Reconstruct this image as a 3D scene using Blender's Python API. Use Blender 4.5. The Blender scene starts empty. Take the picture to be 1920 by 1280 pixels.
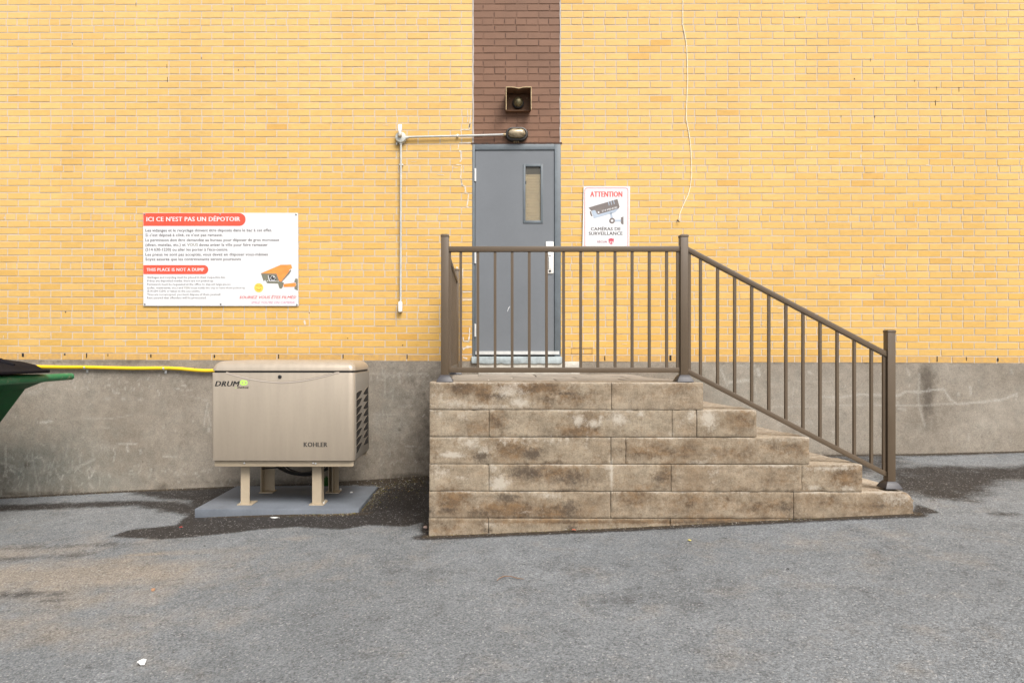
import bpy, bmesh, math, random
import numpy as np
from mathutils import Vector, Matrix
R = math.radians
scene = bpy.context.scene
col = scene.collection
# ------------------------------------------------------------------ camera
F = 1230.0; PX0 = 900.0; HY = 663.0; TH = math.atan(12.0 / F)
CY = -6.47; ZC = 1.5
cam_d = bpy.data.cameras.new('camera'); cam = bpy.data.objects.new('camera', cam_d); col.objects.link(cam)
cam_d.sensor_width = 36.0; cam_d.lens = F / 1920 * 36
cam_d.shift_x = (960 - PX0) / 1920; cam_d.shift_y = (HY - 640) / 1920
cam_d.clip_end = 2000; cam_d.clip_start = 0.05
cam.location = (0, CY, ZC); cam.rotation_euler = (R(90), 0, TH)
scene.camera = cam
# ------------------------------------------------------------------ light
SUN_EL, SUN_AZ = R(50), R(28)          # azimuth: to the right of straight behind the camera
w = bpy.data.worlds.new('World'); scene.world = w; w.use_nodes = True
nt = w.node_tree; nt.nodes.clear()
sky = nt.nodes.new('ShaderNodeTexSky'); sky.sky_type = 'NISHITA'; sky.sun_disc = False
sky.sun_elevation = SUN_EL; sky.sun_rotation = math.pi - SUN_AZ
sky.air_density = 1.0; sky.dust_density = 4.0; sky.ozone_density = 1.0
hs = nt.nodes.new('ShaderNodeHueSaturation'); hs.inputs['Saturation'].default_value = 0.45
bg = nt.nodes.new('ShaderNodeBackground'); bg.inputs['Strength'].default_value = 0.075
wo = nt.nodes.new('ShaderNodeOutputWorld')
nt.links.new(sky.outputs[0], hs.inputs['Color']); nt.links.new(hs.outputs[0], bg.inputs[0]); nt.links.new(bg.outputs[0], wo.inputs[0])
sd = bpy.data.lights.new('sun', 'SUN'); sd.energy = 1.5; sd.angle = R(32); sd.color = (1.0, 0.965, 0.91)
sun = bpy.data.objects.new('sun', sd); col.objects.link(sun)
sdir = Vector((math.sin(SUN_AZ) * math.cos(SUN_EL), -math.cos(SUN_AZ) * math.cos(SUN_EL), math.sin(SUN_EL)))
sun.rotation_euler = sdir.to_track_quat('Z', 'Y').to_euler()
scene.view_settings.view_transform = 'Standard'; scene.view_settings.look = 'None'
scene.view_settings.gamma = 1.0; scene.view_settings.use_curve_mapping = False
scene.view_settings.exposure = 1.34

rng = random.Random(7); nrng = np.random.default_rng(5)

def at(px, py, y):
    """point of the plane y = const that the photograph shows at (px, py)"""
    D = y - CY; u = (px - PX0) / F
    x = D * (u * math.cos(TH) - math.sin(TH)) / (math.cos(TH) + u * math.sin(TH))
    dep = -x * math.sin(TH) + D * math.cos(TH)
    return x, ZC - (py - HY) / F * dep
def X(px, y=0.0): return at(px, 663, y)[0]
def Z(py, y=0.0, px=960): return at(px, py, y)[1]

# ------------------------------------------------------------------ terrain
_wx = [X(p) for p in (-400, 0, 250, 362, 601, 750, 838, 1320, 1553, 1700, 1920, 2300)]
_wz = [at(p, q, 0)[1] for p, q in ((-400, 948), (0, 931), (250, 918), (362, 914), (601, 904), (750, 894), (838, 889), (1320, 864), (1553, 852), (1700, 850.5), (1920, 844.5), (2300, 838))]
def gz(x, y):
    zw = np.interp(x, _wx, _wz)
    d = np.clip(-np.asarray(y, dtype=float), 0, 9)
    sl = np.interp(x, [-1.3, -.5, 1.2, 2.9], [.044, .034, .040, .046])
    return zw - sl * d - np.exp(-((np.asarray(x) + 1.08) / .42) ** 2) * np.interp(-np.asarray(y, dtype=float), [0, .03, .13, .6, 1.15, 1.75], [0, .004, .058, .048, .026, 0])
def gpt(px, py):
    """ground point seen at a pixel"""
    lo, hi = -6.2, 0.0
    for _ in range(40):
        m = (lo + hi) / 2; x, z = at(px, py, m)
        if z < gz(x, m): hi = m          # ray is already below the ground: come closer
        else: lo = m
    x, z = at(px, py, lo)
    return x, lo

# ------------------------------------------------------------------ materials
class NT:
    def __init__(s, name):
        s.m = bpy.data.materials.new(name); s.m.use_nodes = True; s.t = s.m.node_tree
        s.b = s.t.nodes['Principled BSDF']; s.pos = s.n('ShaderNodeNewGeometry').outputs['Position']
    def n(s, typ, **kw):
        nd = s.t.nodes.new(typ)
        for k, v in kw.items(): setattr(nd, k, v)
        return nd
    def put(s, sock, v):
        if isinstance(v, bpy.types.NodeSocket): s.t.links.new(v, sock)
        elif isinstance(v, (tuple, list)) and len(v) == 3 and sock.type == 'RGBA': sock.default_value = (*v, 1)
        else: sock.default_value = v
    def noise(s, scale, detail=4, rough=.55, vec=None, stretch=None, dist=0):
        nd = s.n('ShaderNodeTexNoise'); nd.inputs['Scale'].default_value = scale
        nd.inputs['Detail'].default_value = detail; nd.inputs['Roughness'].default_value = rough; nd.inputs['Distortion'].default_value = dist
        v = vec or s.pos
        if stretch:
            mp = s.n('ShaderNodeMapping'); mp.inputs['Scale'].default_value = stretch; s.t.links.new(v, mp.inputs[0]); v = mp.outputs[0]
        s.t.links.new(v, nd.inputs['Vector']); return nd.outputs[0]
    def math(s, op, a, b=0.0, clamp=False):
        nd = s.n('ShaderNodeMath', operation=op, use_clamp=clamp); s.put(nd.inputs[0], a); s.put(nd.inputs[1], b); return nd.outputs[0]
    def ramp(s, v, lo, hi, a=0.0, b=1.0):
        nd = s.n('ShaderNodeMapRange'); s.put(nd.inputs[0], v); nd.inputs[1].default_value = lo; nd.inputs[2].default_value = hi
        nd.inputs[3].default_value = a; nd.inputs[4].default_value = b; return nd.outputs[0]
    def mix(s, f, a, b, mode='MIX'):
        nd = s.n('ShaderNodeMix', data_type='RGBA', blend_type=mode); s.put(nd.inputs[0], f); s.put(nd.inputs[6], a); s.put(nd.inputs[7], b); return nd.outputs[2]
    def scale(s, c, v):
        """colour times scalar"""
        nd = s.n('ShaderNodeVectorMath', operation='SCALE'); s.put(nd.inputs[0], c); s.put(nd.inputs[3], v); return nd.outputs[0]
    def rgb(s, c):
        nd = s.n('ShaderNodeRGB'); nd.outputs[0].default_value = (*c, 1); return nd.outputs[0]
    def attr(s, name):
        nd = s.n('ShaderNodeAttribute', attribute_name=name); return nd
    def bump(s, h, dist=.002, strength=.5, prev=None):
        nd = s.n('ShaderNodeBump'); nd.inputs['Strength'].default_value = strength; nd.inputs['Distance'].default_value = dist
        s.put(nd.inputs['Height'], h)
        if prev: s.t.links.new(prev, nd.inputs['Normal'])
        return nd.outputs[0]
    def out(s, c=None, rough=None, metal=None, normal=None, coat=None, spec=None):
        if c is not None: s.put(s.b.inputs['Base Color'], c)
        if rough is not None: s.put(s.b.inputs['Roughness'], rough)
        if metal is not None: s.put(s.b.inputs['Metallic'], metal)
        if normal is not None: s.put(s.b.inputs['Normal'], normal)
        if coat is not None: s.put(s.b.inputs['Coat Weight'], coat)
        if spec is not None: s.put(s.b.inputs['Specular IOR Level'], spec)
        return s.m
_m = {}
def pm(name, c, rough=.5, metal=0, var=.12, scale=6, bump=0, bscale=150, coat=0, spec=.5, stretch=None):
    """plain painted or cast surface with uneven tone"""
    if name in _m: return _m[name]
    s = NT(name); n1 = s.noise(scale, 5, .6, stretch=stretch); n2 = s.noise(scale * 14, 3, .6)
    v = s.math('ADD', s.ramp(n1, .3, .7, 1 - var, 1 + var), s.ramp(n2, .3, .7, -var * .35, var * .35))
    nrm = s.bump(s.noise(bscale, 3, .6), .002, bump) if bump else None
    _m[name] = s.out(s.scale(s.rgb(c), v), s.ramp(n1, .3, .7, max(rough - .06, .02), min(rough + .06, 1)), metal, nrm, coat, spec)
    return _m[name]

def brick_mat():
    s = NT('yellow_brick'); a = s.attr('tint'); sp = s.n('ShaderNodeSeparateColor'); s.t.links.new(a.outputs[0], sp.inputs[0])
    c = s.mix(sp.outputs[0], (.655, .435, .165), (.595, .362, .098))
    c = s.mix(s.math('MULTIPLY', sp.outputs[1], .6), c, (.53, .275, .055))
    n1 = s.noise(14, 4, .6, stretch=(1, 1, 3)); n2 = s.noise(160, 3, .65, stretch=(.5, 1, 1)); n3 = s.noise(.8, 2)
    v = s.math('ADD', s.ramp(n1, .3, .7, .93, 1.05), s.ramp(n2, .3, .7, -.06, .05))
    v = s.math('MULTIPLY', v, s.ramp(n3, .3, .7, .96, 1.04)); v = s.math('MULTIPLY', v, s.ramp(s.noise(1.6, 5, .65, stretch=(1, 1, .14)), .3, .7, .93, 1.04))
    c = s.scale(c, v)
    c = s.mix(s.ramp(s.noise(60, 4, .7), .70, .78, 0, .5), c, (.72, .62, .45))
    c = s.mix(s.math('MULTIPLY', sp.outputs[2], s.ramp(s.noise(30, 4, .7), .35, .65)), c, (.40, .26, .13))
    return s.out(c, .85, 0, s.bump(n2, .002, .35), spec=.25)
def mortar_mat():
    s = NT('mortar'); n = s.noise(60, 4, .7); c = s.mix(n, (.45, .375, .295), (.60, .51, .405))
    return s.out(c, .95, 0, s.bump(s.noise(220, 3), .002, .4), spec=.2)
def brown_mat():
    s = NT('brown_masonry_paint'); a = s.attr('tint'); sp = s.n('ShaderNodeSeparateColor'); s.t.links.new(a.outputs[0], sp.inputs[0])
    v = s.math('ADD', s.ramp(s.noise(4, 4), .3, .7, .9, 1.06), s.ramp(sp.outputs[0], 0, 1, -.07, .05))
    v = s.math('ADD', v, s.ramp(s.noise(180, 3, .6), .3, .7, -.05, .05))
    return s.out(s.scale(s.rgb((.183, .093, .054)), v), .6, 0, s.bump(s.noise(180, 3), .002, .3), spec=.35)
def foundation_mat():
    s = NT('old_concrete'); a = s.attr('mark'); sp = s.n('ShaderNodeSeparateColor'); s.t.links.new(a.outputs[0], sp.inputs[0])
    big = s.noise(1.3, 5, .6); mid = s.noise(9, 5, .65); fine = s.noise(120, 3, .7); vf = s.noise(330, 2, .7)
    c = s.mix(s.ramp(big, .35, .65), (.215, .184, .147), (.29, .255, .21))
    v = s.math('ADD', s.ramp(mid, .3, .7, .86, 1.12), s.ramp(fine, .25, .75, -.26, .26)); v = s.math('ADD', v, s.ramp(s.noise(48, 3, .8), .3, .7, -.10, .10)); v = s.math('ADD', v, s.ramp(vf, .25, .75, -.14, .14))
    c = s.scale(c, v)
    edge = s.math('ADD', sp.outputs[2], s.ramp(s.noise(7, 5, .7), .25, .75, -.35, .35))
    c = s.mix(s.ramp(edge, .0, 1.2), c, s.scale(s.rgb((.165, .170, .150)), v))
    dk = s.math('ADD', sp.outputs[1], s.ramp(s.noise(16, 5, .7), .25, .75, -.35, .35))
    c = s.mix(s.ramp(dk, .15, .85, 0, .8), c, s.scale(s.rgb((.085, .07, .055)), v))
    wt = s.math('MULTIPLY', sp.outputs[0], s.ramp(s.noise(70, 4, .75), .36, .62, .05, .9))
    c = s.mix(s.math('MINIMUM', wt, 1), c, (.44, .42, .375))
    spk = s.ramp(s.noise(45, 4, .8), .70, .76, 0, .45)
    c = s.mix(spk, c, (.34, .31, .26))
    h = s.math('ADD', fine, s.math('MULTIPLY', mid, .8))
    return s.out(c, .92, 0, s.bump(h, .004, .45), spec=.2)
def stone_mat():
    s = NT('cast_stone'); a = s.attr('mark'); sp = s.n('ShaderNodeSeparateColor'); s.t.links.new(a.outputs[0], sp.inputs[0])
    oi = s.n('ShaderNodeObjectInfo').outputs['Random']
    big = s.noise(3.2, 6, .62, dist=.3); mid = s.noise(14, 5, .68, stretch=(.6, 1, 1.2)); fine = s.noise(110, 4, .75); vf = s.noise(320, 2, .7)
    c = s.mix(s.ramp(big, .35, .65), (.235, .174, .115), (.345, .282, .205))
    c = s.mix(s.ramp(oi, 0, 1, 0, .35), c, (.30, .25, .18))
    v = s.math('ADD', s.ramp(mid, .3, .7, .74, 1.14), s.ramp(fine, .25, .75, -.28, .2)); v = s.math('ADD', v, s.ramp(s.noise(22, 5, .75, stretch=(2.2, 1, .35)), .3, .7, -.10, .08)); v = s.math('ADD', v, s.ramp(vf, .25, .75, -.09, .09))
    c = s.scale(c, v)
    tex = s.ramp(s.noise(26, 6, .75), .28, .72, -.5, .42)
    br = s.math('ADD', sp.outputs[0], s.math('MULTIPLY', tex, 1.0))
    c = s.mix(s.ramp(br, -.02, .62, 0, .9), c, s.scale(s.mix(s.ramp(mid, .4, .6), (.125, .080, .046), (.175, .105, .052)), v))
    dk = s.math('ADD', sp.outputs[2], s.ramp(s.noise(34, 6, .8), .28, .72, -.6, .5))
    c = s.mix(s.ramp(dk, .1, .7, 0, .85), c, (.07, .052, .038))
    pits = s.math('ADD', s.ramp(s.noise(75, 4, .8), .60, .68, 0, .6), 0)
    c = s.mix(s.math('MULTIPLY', pits, s.ramp(big, .35, .6, .9, .15)), c, (.10, .074, .05))
    wt = s.math('ADD', sp.outputs[1], s.ramp(s.noise(42, 6, .8), .28, .72, -.55, .5))
    c = s.mix(s.ramp(wt, .18, .75, 0, .75), c, (.47, .42, .35))
    h = s.math('ADD', fine, s.math('MULTIPLY', mid, 1.0))
    return s.out(c, .9, 0, s.bump(h, .004, .5), spec=.25)
def asphalt_mat():
    s = NT('asphalt'); a = s.attr('mark'); sp = s.n('ShaderNodeSeparateColor'); s.t.links.new(a.outputs[0], sp.inputs[0])
    big = s.noise(.7, 4, .6); mid = s.noise(5, 5, .65); f1 = s.noise(95, 4, .75)
    vo = s.n('ShaderNodeTexVoronoi'); vo.inputs['Scale'].default_value = 130; s.t.links.new(s.pos, vo.inputs['Vector'])
    vs = s.n('ShaderNodeSeparateColor'); s.t.links.new(vo.outputs['Color'], vs.inputs[0])
    c = s.mix(s.ramp(big, .35, .65), (.148, .156, .161), (.180, .189, .195))
    v = s.math('ADD', s.ramp(mid, .3, .7, .90, 1.09), s.ramp(f1, .25, .75, -.5, .5)); v = s.math('ADD', v, s.ramp(s.noise(40, 4, .8), .3, .7, -.07, .07)); v = s.math('ADD', v, s.ramp(vs.outputs[0], 0, 1, -.28, .28))
    tn = s.math('ADD', sp.outputs[1], s.ramp(s.noise(3.5, 6, .7), .3, .7, -.3, .3))
    c = s.mix(s.ramp(tn, .05, .7, 0, .8), c, (.245, .208, .165))
    dk0 = s.math('ADD', sp.outputs[0], s.ramp(s.noise(6, 7, .75), .3, .7, -.36, .36))
    dk0 = s.math('ADD', dk0, s.ramp(s.noise(38, 4, .8), .3, .7, -.22, .22))
    dk = s.ramp(dk0, .06, .86)
    c = s.mix(s.math('MULTIPLY', dk, .98), c, (.026, .0225, .0205))
    c = s.scale(c, v)
    c = s.mix(s.ramp(dk0, 1.15, 1.7, 0, .7), c, (.012, .0095, .008))
    dirt = s.math('ADD', sp.outputs[2], s.ramp(s.noise(30, 6, .8), .3, .7, -.35, .35))
    c = s.mix(s.ramp(dirt, .15, .55, 0, .97), c, s.scale(s.mix(s.noise(120, 3), (.015, .012, .009), (.07, .05, .03)), 1.0))
    spk = s.ramp(vs.outputs[1], .95, .985, 0, .55)
    c = s.mix(spk, c, (.40, .39, .375))
    h = s.math('ADD', f1, s.math('MULTIPLY', vo.outputs['Distance'], -.8))
    return s.out(c, s.ramp(dk, 0, 1, .88, .72), 0, s.bump(h, .006, .75), spec=.3)
M_BRICK, M_MORTAR, M_BROWN, M_FOUND, M_STONE, M_ASPH = brick_mat(), mortar_mat(), brown_mat(), foundation_mat(), stone_mat(), asphalt_mat()
M_HOLE = pm('dark_hollow', (.012, .010, .008), .9, var=.3)
M_BRONZE = pm('bronze_rail_paint', (.098, .068, .041), .42, var=.06, scale=3, bump=.06, bscale=500, spec=.5)
M_BASE = pm('base_cover_paint', (.038, .034, .038), .5, var=.08, scale=8, spec=.6)
M_GEN = pm('beige_satin_paint', (.405, .342, .268), .40, .28, var=.05, scale=3, stretch=(6, 6, .5))
M_GENLEG = pm('beige_leg_paint', (.40, .325, .228), .5, var=.08, scale=6, bump=.1)
M_BLACK = pm('black_rubber', (.015, .014, .014), .5, var=.2)
M_DOOR = pm('door_paint', (.140, .151, .164), .42, var=.05, scale=2.2, bump=.05, bscale=60)
M_DOORF = pm('door_frame_paint', (.112, .132, .146), .5, var=.14, scale=9, bump=.1)
M_ALU = pm('brushed_aluminium', (.72, .72, .70), .35, .5, var=.06, scale=20)
M_PLATE = pm('white_handle_plate', (.80, .78, .74), .3, var=.04)
M_WHITEP = pm('galvanised_conduit', (.48, .48, .46), .45, .15, var=.12, scale=12)
M_BOXG = pm('grey_cast_box', (.46, .46, .42), .55, .1, var=.2, scale=30, bump=.2)
M_SIGN = pm('sign_white', (.655, .655, .66), .35, var=.015, scale=3)
M_CAULK = pm('caulk', (.42, .375, .35), .8, var=.15, scale=20, bump=.3)
M_PAD = pm('grey_pad', (.135, .150, .172), .65, var=.16, scale=4, bump=.2)
M_YEL = pm('yellow_gas_pipe', (.78, .52, .012), .4, var=.06, scale=6)
M_GREEN = pm('green_bin_paint', (.002, .075, .022), .6, var=.3, scale=6, bump=.1, spec=.15)
M_LID = pm('black_bin_lid', (.012, .011, .013), .85, var=.2, scale=5, spec=.05)

# ------------------------------------------------------------------ builders
class MB:
    def __init__(s): s.v = []; s.f = []; s.mi = []; s.a = None
    def add(s, vs, fs, mi=0):
        o = len(s.v); s.v += [tuple(p) for p in vs]; s.f += [tuple(i + o for i in f) for f in fs]; s.mi += [mi] * len(fs); return s
    def box(s, x0, x1, y0, y1, z0, z1, mi=0):
        return s.add([(x, y, z) for x in (x0, x1) for y in (y0, y1) for z in (z0, z1)],
                     [(0, 1, 3, 2), (4, 6, 7, 5), (0, 4, 5, 1), (2, 3, 7, 6), (0, 2, 6, 4), (1, 5, 7, 3)], mi)
    def prism(s, pts, y0, y1, mi=0):
        """outline in (x, z) extruded from y0 (front) to y1"""
        n = len(pts); vs = [(x, y0, z) for x, z in pts] + [(x, y1, z) for x, z in pts]
        return s.add(vs, [tuple(range(n))] + [tuple(range(2 * n - 1, n - 1, -1))] + [(i, n + i, n + (i + 1) % n, (i + 1) % n) for i in range(n)], mi)
    def prismz(s, pts, z0, z1, mi=0):
        n = len(pts); vs = [(x, y, z0) for x, y in pts] + [(x, y, z1) for x, y in pts]
        return s.add(vs, [tuple(range(n - 1, -1, -1))] + [tuple(range(n, 2 * n))] + [(i, (i + 1) % n, n + (i + 1) % n, n + i) for i in range(n)], mi)
    def loft(s, rings, mi=0, cap=True):
        n = len(rings[0]); vs = [p for r in rings for p in r]; fs = []
        for k in range(len(rings) - 1):
            fs += [(k * n + i, k * n + (i + 1) % n, (k + 1) * n + (i + 1) % n, (k + 1) * n + i) for i in range(n)]
        if cap: fs += [tuple(range(n - 1, -1, -1)), tuple(range((len(rings) - 1) * n, len(rings) * n))]
        return s.add(vs, fs, mi)
    def tube(s, pts, r, n=10, mi=0):
        rings = []; P = [Vector(p) for p in pts]
        for i, p in enumerate(P):
            d = (P[min(i + 1, len(P) - 1)] - P[max(i - 1, 0)]).normalized()
            up = Vector((0, 0, 1)) if abs(d.z) < .9 else Vector((0, 1, 0))
            a = d.cross(up).normalized(); b = d.cross(a).normalized(); rr = r[i] if isinstance(r, (list, tuple)) else r
            rings.append([p + (a * math.cos(t) + b * math.sin(t)) * rr for t in [2 * math.pi * k / n for k in range(n)]])
        return s.loft(rings, mi)
    def lathe_y(s, cx, cz, prof, n=28, sx=1, sz=1, mi=0):
        """profile [(y, r)...] turned about an axis along y"""
        return s.loft([[(cx + r * sx * math.cos(t), y, cz + r * sz * math.sin(t)) for t in [2 * math.pi * k / n for k in range(n)]] for y, r in prof], mi)
    def build(s, name, mats, parent=None, smooth=False, bevel=0, seg=2, fix=True):
        me = bpy.data.meshes.new(name); me.from_pydata(s.v, [], s.f)
        if not isinstance(mats, (list, tuple)): mats = [mats]
        for m in mats: me.materials.append(m)
        me.polygons.foreach_set('material_index', s.mi)
        if bevel or fix:
            bm = bmesh.new(); bm.from_mesh(me)
            if fix: bmesh.ops.recalc_face_normals(bm, faces=bm.faces)
            if bevel:
                es = [e for e in bm.edges if len(e.link_faces) == 2 and e.calc_face_angle(0) > R(28)]
                bmesh.ops.bevel(bm, geom=es, offset=bevel, segments=seg, affect='EDGES', profile=.5, clamp_overlap=True)
            bm.to_mesh(me); bm.free()
        if smooth or bevel:
            me.polygons.foreach_set('use_smooth', [True] * len(me.polygons))
            try: me.set_sharp_from_angle(angle=R(38))
            except Exception: pass
        me.update()
        o = bpy.data.objects.new(name, me); col.objects.link(o)
        if parent is not None:
            o.parent = parent; o.matrix_parent_inverse = parent['_inv_'] if False else Matrix.Translation(-_loc[parent.name])
        return o
_loc = {}
def thing(name, label, cat, loc=(0, 0, 0), group=None, kind=None):
    o = bpy.data.objects.new(name, None); col.objects.link(o); o.location = loc; o.empty_display_size = .2
    _loc[o.name] = Vector(loc); return tag(o, label, cat, group, kind)
def tag(o, label, cat=None, group=None, kind=None):
    if label: o['label'] = label
    if cat: o['category'] = cat
    if group: o['group'] = group
    if kind: o['kind'] = kind
    return o
def sub(o):                      # a mesh part that gets children of its own
    _loc[o.name] = Vector((0, 0, 0)); return o
def under(child, parent):        # parent a world-space mesh to a world-space mesh part
    child.parent = parent; child.matrix_parent_inverse = Matrix.Identity(4); return child
def rrect(x0, x1, z0, z1, r, n=5, rr=None):
    """rounded rectangle outline; rr = which corners (bl, br, tr, tl)"""
    rr = rr or (1, 1, 1, 1); out = []
    for k, (cx, cz, a0) in enumerate(((x0 + r, z0 + r, 180), (x1 - r, z0 + r, 270), (x1 - r, z1 - r, 0), (x0 + r, z1 - r, 90))):
        if rr[k]: out += [(cx + r * math.cos(R(a0 + 90 * i / n)), cz + r * math.sin(R(a0 + 90 * i / n))) for i in range(n + 1)]
        else: out.append(((x0, z0), (x1, z0), (x1, z1), (x0, z1))[k])
    return out
def text(mb, body, px0, py_base, px1, cap, y, bold=0.0, shear=0.0, mi=0, rot=0, res=2, sp=1.0):
    """lettering on the plane y: left px0, baseline py_base, right px1 (None: natural), capital height cap, all in photo pixels"""
    cu = bpy.data.curves.new('t', 'FONT'); cu.body = body; cu.shear = shear; cu.space_character = sp + bold * 1.6; cu.resolution_u = res
    ob = bpy.data.objects.new('t', cu); col.objects.link(ob)
    dg = bpy.context.evaluated_depsgraph_get(); me = ob.evaluated_get(dg).to_mesh()
    vs = np.array([v.co[:] for v in me.vertices]); fs = [tuple(p.vertices) for p in me.polygons]
    ob.evaluated_get(dg).to_mesh_clear(); bpy.data.objects.remove(ob); bpy.data.curves.remove(cu)
    if len(vs) == 0: return
    x0, zb = at(px0, py_base, y); zt = at(px0, py_base - cap, y)[1]; sz = (zt - zb) / .729
    w_ = vs[:, 0].max() - vs[:, 0].min(); sx = sz if px1 is None else (at(px1, py_base, y)[0] - x0) / w_
    xx = (vs[:, 0] - vs[:, 0].min()) * sx; zz = vs[:, 1] * sz; c_, s_ = math.cos(rot), math.sin(rot)
    k_ = 0 if bold <= 0 else max(1, int(math.ceil(bold / .03)))
    for i_ in range(-k_, k_ + 1):                 # heavier weight: the same letters laid side by side a hair apart
        dx = 0 if k_ == 0 else i_ / k_ * bold * sz
        mb.add([(x0 + dx + a * c_ - b * s_, y - .00007 * (i_ + k_), zb + a * s_ + b * c_) for a, b in zip(xx, zz)], fs, mi)
def flat(mb, pts, y, mi=0):
    """thin printed shape, outline in photo pixels on plane y"""
    P = [at(a, b, y) for a, b in pts]; mb.add([(x, y, z) for x, z in P], [tuple(range(len(P)))], mi)
def disc(cx, cy, rx, ry=None, n=24, a0=0, a1=360):
    ry = ry or rx; return [(cx + rx * math.cos(R(a0 + (a1 - a0) * k / n)), cy + ry * math.sin(R(a0 + (a1 - a0) * k / n))) for k in range(n + (0 if a1 - a0 == 360 else 1))]

# grid mesh with a colour attribute ------------------------------------------------
def set_attr(me, name, arr):
    a = me.color_attributes.new(name, 'FLOAT_COLOR', 'POINT'); full = np.ones((len(me.vertices), 4), dtype=np.float32); full[:, :3] = arr
    a.data.foreach_set('color', full.ravel())
def grid_mesh(name, P, nu, nv, mat, mark, flip=False):
    """P: (nu*nv, 3)"""
    i = np.arange(nu * nv).reshape(nu, nv); q = np.stack([i[:-1, :-1], i[1:, :-1], i[1:, 1:], i[:-1, 1:]], -1).reshape(-1, 4)
    if flip: q = q[:, ::-1]
    me = bpy.data.meshes.new(name); me.vertices.add(len(P)); me.vertices.foreach_set('co', P.astype(np.float32).ravel())
    me.loops.add(q.size); me.loops.foreach_set('vertex_index', q.ravel().astype(np.int32))
    me.polygons.add(len(q)); me.polygons.foreach_set('loop_start', (np.arange(len(q)) * 4).astype(np.int32))
    me.update(calc_edges=True); me.validate(); me.polygons.foreach_set('use_smooth', [True] * len(q))
    me.materials.append(mat); set_attr(me, 'mark', mark)
    o = bpy.data.objects.new(name, me); col.objects.link(o); return o
def seg_dist(Ux, Uz, a, b):
    dx, dz = b[0] - a[0], b[1] - a[1]; L = dx * dx + dz * dz + 1e-12
    t = np.clip(((Ux - a[0]) * dx + (Uz - a[1]) * dz) / L, 0, 1)
    return np.hypot(Ux - a[0] - t * dx, Uz - a[1] - t * dz)
def stroke(mask, U, V, pts, wd, s, soft=.6):
    xs = [p[0] for p in pts]; zs = [p[1] for p in pts]; pad = wd * 3
    k = np.where((U > min(xs) - pad) & (U < max(xs) + pad) & (V > min(zs) - pad) & (V < max(zs) + pad))[0]
    if len(k) == 0: return
    d = np.full(len(k), 9.0)
    for a, b in zip(pts[:-1], pts[1:]): d = np.minimum(d, seg_dist(U[k], V[k], a, b))
    mask[k] = np.maximum(mask[k], s * np.clip(1 - (d / wd) ** 2 * soft - np.clip(d / wd - .5, 0, 1) * .6, 0, 1))
def blob(mask, U, V, c, rx, rz, s, power=1.0):
    d = ((U - c[0]) / rx) ** 2 + ((V - c[1]) / rz) ** 2
    mask[:] = np.maximum(mask, s * np.exp(-d * power))
def inpoly(U, V, poly):
    r = np.zeros(len(U), bool); n = len(poly)
    for i in range(n):
        (x1, y1), (x2, y2) = poly[i], poly[(i + 1) % n]
        if y1 == y2: continue
        c = ((V > y1) != (V > y2)) & (U < (x2 - x1) * (V - y1) / (y2 - y1) + x1); r ^= c
    return r
def polymask(mask, U, V, poly, s, soft):
    """filled outline with a soft rim of width soft"""
    xs = [p[0] for p in poly]; ys = [p[1] for p in poly]
    k = np.where((U > min(xs) - soft) & (U < max(xs) + soft) & (V > min(ys) - soft) & (V < max(ys) + soft))[0]
    if len(k) == 0: return
    d = np.full(len(k), 99.0)
    for i in range(len(poly)): d = np.minimum(d, seg_dist(U[k], V[k], poly[i], poly[(i + 1) % len(poly)]))
    ins = inpoly(U[k], V[k], poly); sd_ = np.where(ins, d, -d)
    mask[k] = np.maximum(mask[k], s * np.clip(.5 + sd_ / soft, 0, 1))

# ------------------------------------------------------------------ GROUND
YF = -1.94                                   # front face of the steps
fx = np.concatenate([[-400, -150, -60, -30, -18, -12, -9, -7.5], np.arange(-6.6, 6.9, .03), [7.6, 9, 12, 18, 30, 60, 150, 400]])
fy = np.concatenate([[-400, -150, -60, -30, -18, -12, -9, -7, -6], np.arange(-5.4, -2.2, .03), np.arange(-2.2, -1.88, .012), np.arange(-1.88, -.13, .03), np.arange(-.13, -.001, .012), [0.0, .05, 5, 40, 150, 400]])
GX, GY = np.meshgrid(fx, fy, indexing='ij'); GX = GX.ravel(); GY = GY.ravel()
GZ = gz(GX, GY) + .006 * np.sin(GX * 1.3 + 1) * np.sin(GY * 1.1) * (GY < -.3)
gd, gt, gs = np.zeros_like(GX), np.zeros_like(GX), np.zeros_like(GX)
def G(pts): return [gpt(a, b) for a, b in pts]
def gpoly(mask, pts, s, soft): polymask(mask, GX, GY, G(pts), s, soft * (2.2 if soft > .045 else 1))
# dark damp asphalt: by the wall at left, round the pad, in the corner by the steps (their shade painted in too), behind the handrail at right
gpoly(gd, [(-150, 958), (0, 946), (120, 942), (250, 938), (330, 940), (372, 948), (360, 968), (250, 948), (0, 958), (-150, 970)], .95, .05)
gpoly(gd, [(230, 921), (330, 918), (500, 910), (420, 940), (366, 962), (348, 952), (358, 938), (300, 934)], 1.1, .06)
gpoly(gd, [(357, 962), (372, 952), (440, 962), (672, 960), (720, 905), (805, 886), (806, 975), (760, 986), (690, 984), (640, 993), (560, 988), (500, 992), (410, 1003), (300, 1012), (208, 1006), (240, 994), (330, 985)], 1.05, .045)
gpoly(gd, [(664, 965), (708, 914), (806, 900), (806, 965), (740, 962)], 1.5, .12)
gpoly(gd, [(1650, 878), (1760, 872), (1860, 876), (1990, 868), (2000, 905), (1900, 898), (1860, 912), (1840, 930), (1820, 940), (1750, 935), (1700, 925), (1660, 915)], .95, .10)
gpoly(gd, [(1480, 860), (1660, 852), (1690, 858), (1700, 880), (1600, 895), (1500, 880)], .75, .12)
gpoly(gd, [(1700, 849), (2050, 838), (2050, 846), (1700, 856)], .8, .05)
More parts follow.
